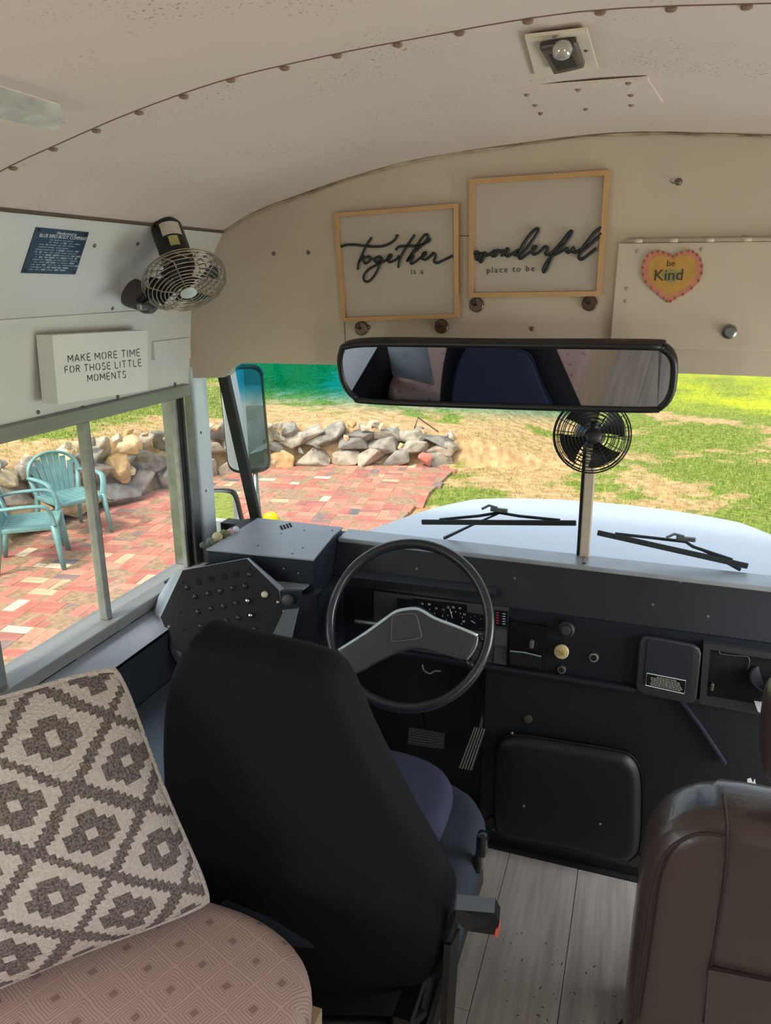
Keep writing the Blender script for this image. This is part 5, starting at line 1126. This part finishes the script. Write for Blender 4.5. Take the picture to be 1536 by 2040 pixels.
obj('bench_cushion', MB().pad(zpts(.478, [(-1.01, .93), (-.80, .95), (-.55, .955), (-.43, .945), (-.335, .90), (-.285, .82), (-.272, .70), (-.27, .40), (-.27, 0), (-.27, -.85), (-.6, -.88), (-1.01, -.85), (-1.02, 0), (-1.02, .6)], 4), (0, 0, 1), .10, .048, 6, bulge=.008), diamond_mat(), smooth=True, label='pink beige bench cushion with concentric diamond print', cat='cushion')
# ------------------------------------------------------------------ patterned pillow
M_pc = mat('pillow_cream_weave', lin(226, 214, 208), .95, bump=.9, bscale=190, spec=.1, var=.16, vscale=210)
M_pd = mat('pillow_charcoal_weave', lin(150, 138, 134), .95, bump=.55, bscale=260, spec=.1, col2=lin(84, 76, 74), vscale=300)
M_pw = mat('pillow_white_back', lin(226, 226, 224), .9, col2=lin(120, 126, 132), vscale=5, mid=.36, bump=.2, bscale=30)
BRc = V((-.500, .905, .605)); TRc = V((-.668, .93, 1.035))
ed = V((-.66, -.75, .0)).normalized() * .46
BLc = BRc + ed; TLc = TRc + ed + V((-.02, 0, -.02))
pln = (BRc - BLc).cross(TRc - BRc).normalized()
if pln.dot(CAM - BRc) < 0: pln = -pln
def pshape(a, b):       # sides drawn in between softly rounded corners
    k = 1 - .055 * abs(a * b) ** 5
    return a * (1 - .05 * (1 - b * b)) * k, b * (1 - .05 * (1 - a * a)) * k
def pillow_surface(side, nu=112, nv=112):
    mb = MB(); Wd = .46; Hh = .46
    def pt(u, v):
        a, b = 2 * u - 1, 2 * v - 1
        pu, pv = pshape(a, b)
        U, Vv = (pu + 1) / 2, (pv + 1) / 2
        p = BLc + (BRc - BLc) * U; q = TLc + (TRc - TLc) * U; base = p + (q - p) * Vv
        t = .098 * (max(0, 1 - abs(a) ** 2.4) ** .6) * (max(0, 1 - abs(b) ** 2.4) ** .6)
        wr = .010 * noise.noise(V((u * 4, v * 4, side * 5))) * min(1, t / .03)
        return base + pln * side * (t + wr)
    W_ = nu + 1
    mb.v = [pt(i / nu, j / nv) for j in range(nv + 1) for i in range(nu + 1)]
    A, B = .088, .080; q_ = .0075
    for j in range(nv):
        for i in range(nu):
            mb.f.append((j * W_ + i, j * W_ + i + 1, (j + 1) * W_ + i + 1, (j + 1) * W_ + i) if side > 0 else (j * W_ + i, (j + 1) * W_ + i, (j + 1) * W_ + i + 1, j * W_ + i + 1))
            if side < 0: mb.m.append(2); continue
            x = (i + .5) / nu * Wd + .020; y = (j + .5) / nv * Hh + .094
            x2 = round(x / .0041) * .0041 ; y2 = round(y / q_) * q_
            best = None
            for ii in (math.floor(x2 / A), math.floor(x2 / A) + 1):
                for jj in (math.floor(y2 / B), math.floor(y2 / B) + 1):
                    if (ii + jj) % 2: continue
                    du, dv = x2 - ii * A, y2 - jj * B; s_ = abs(du) / A + abs(dv) / B
                    if best is None or s_ < best[0]: best = (s_, abs(du), abs(dv))
            s_, du, dv = best
            du2 = math.floor(du / .0082 + .5) * .0082
            s2_ = du2 / A + dv / B
            dark = s2_ > .855 or (((du < .015 and dv < .037) or (dv < .014 and du < .041) or (du < .027 and dv < .024)) and not (du < .0085 and dv < .0085))
            mb.m.append(1 if dark else 0)
    return mb
pf = pillow_surface(1); pb = pillow_surface(-1); off = len(pf.v); pf.v += pb.v; pf.f += [tuple(off + k for k in f) for f in pb.f]; pf.m += pb.m
pw = thing('throw_pillow', BLc + (BRc - BLc) * .5, 'woven throw pillow with charcoal diamond and flower pattern', 'pillow')
obj('pillow_body', pf, [M_pc, M_pd, M_pw], pw, smooth=True)
rimp = []
nn_ = 40
for (a, b, c_, d) in [(0, 0, 1, 0), (1, 0, 1, 1), (1, 1, 0, 1), (0, 1, 0, 0)]:
    for k in range(nn_):
        u, v = a + (c_ - a) * k / nn_, b + (d - b) * k / nn_; aa, bb = 2 * u - 1, 2 * v - 1
        U, Vv = [(k_ + 1) / 2 for k_ in pshape(aa, bb)]
        p = BLc + (BRc - BLc) * U; q = TLc + (TRc - TLc) * U; rimp.append(p + (q - p) * Vv)
obj('seam_edge', MB().tube(rimp, .005, 6, True), M_pc, pw, smooth=True)

# ------------------------------------------------------------------ white pillow behind, seen in the rear view mirror
def soft_pillow(BL, BR, TL, TR, th, n=28):
    mb = MB(); nr = (BR - BL).cross(TL - BL).normalized()
    for side in (1, -1):
        def f(u, v):
            a, b = 2 * u - 1, 2 * v - 1; x, y = pshape(a, b); p = BL + (BR - BL) * (x + 1) / 2; q = TL + (TR - TL) * (x + 1) / 2
            return p + (q - p) * (y + 1) / 2 + nr * side * th * (max(0, 1 - abs(a) ** 2.4) ** .6) * (max(0, 1 - abs(b) ** 2.4) ** .6)
        mb.grid(f, n, n)
    return mb
obj('white_pillow', soft_pillow(V((-1.01, .86, .585)), V((-.80, .90, .59)), V((-1.01, .80, .93)), V((-.82, .84, .92)), .032), M_pw, smooth=True, label='white pillow with grey brush marks reflected in the rear view mirror', cat='pillow')
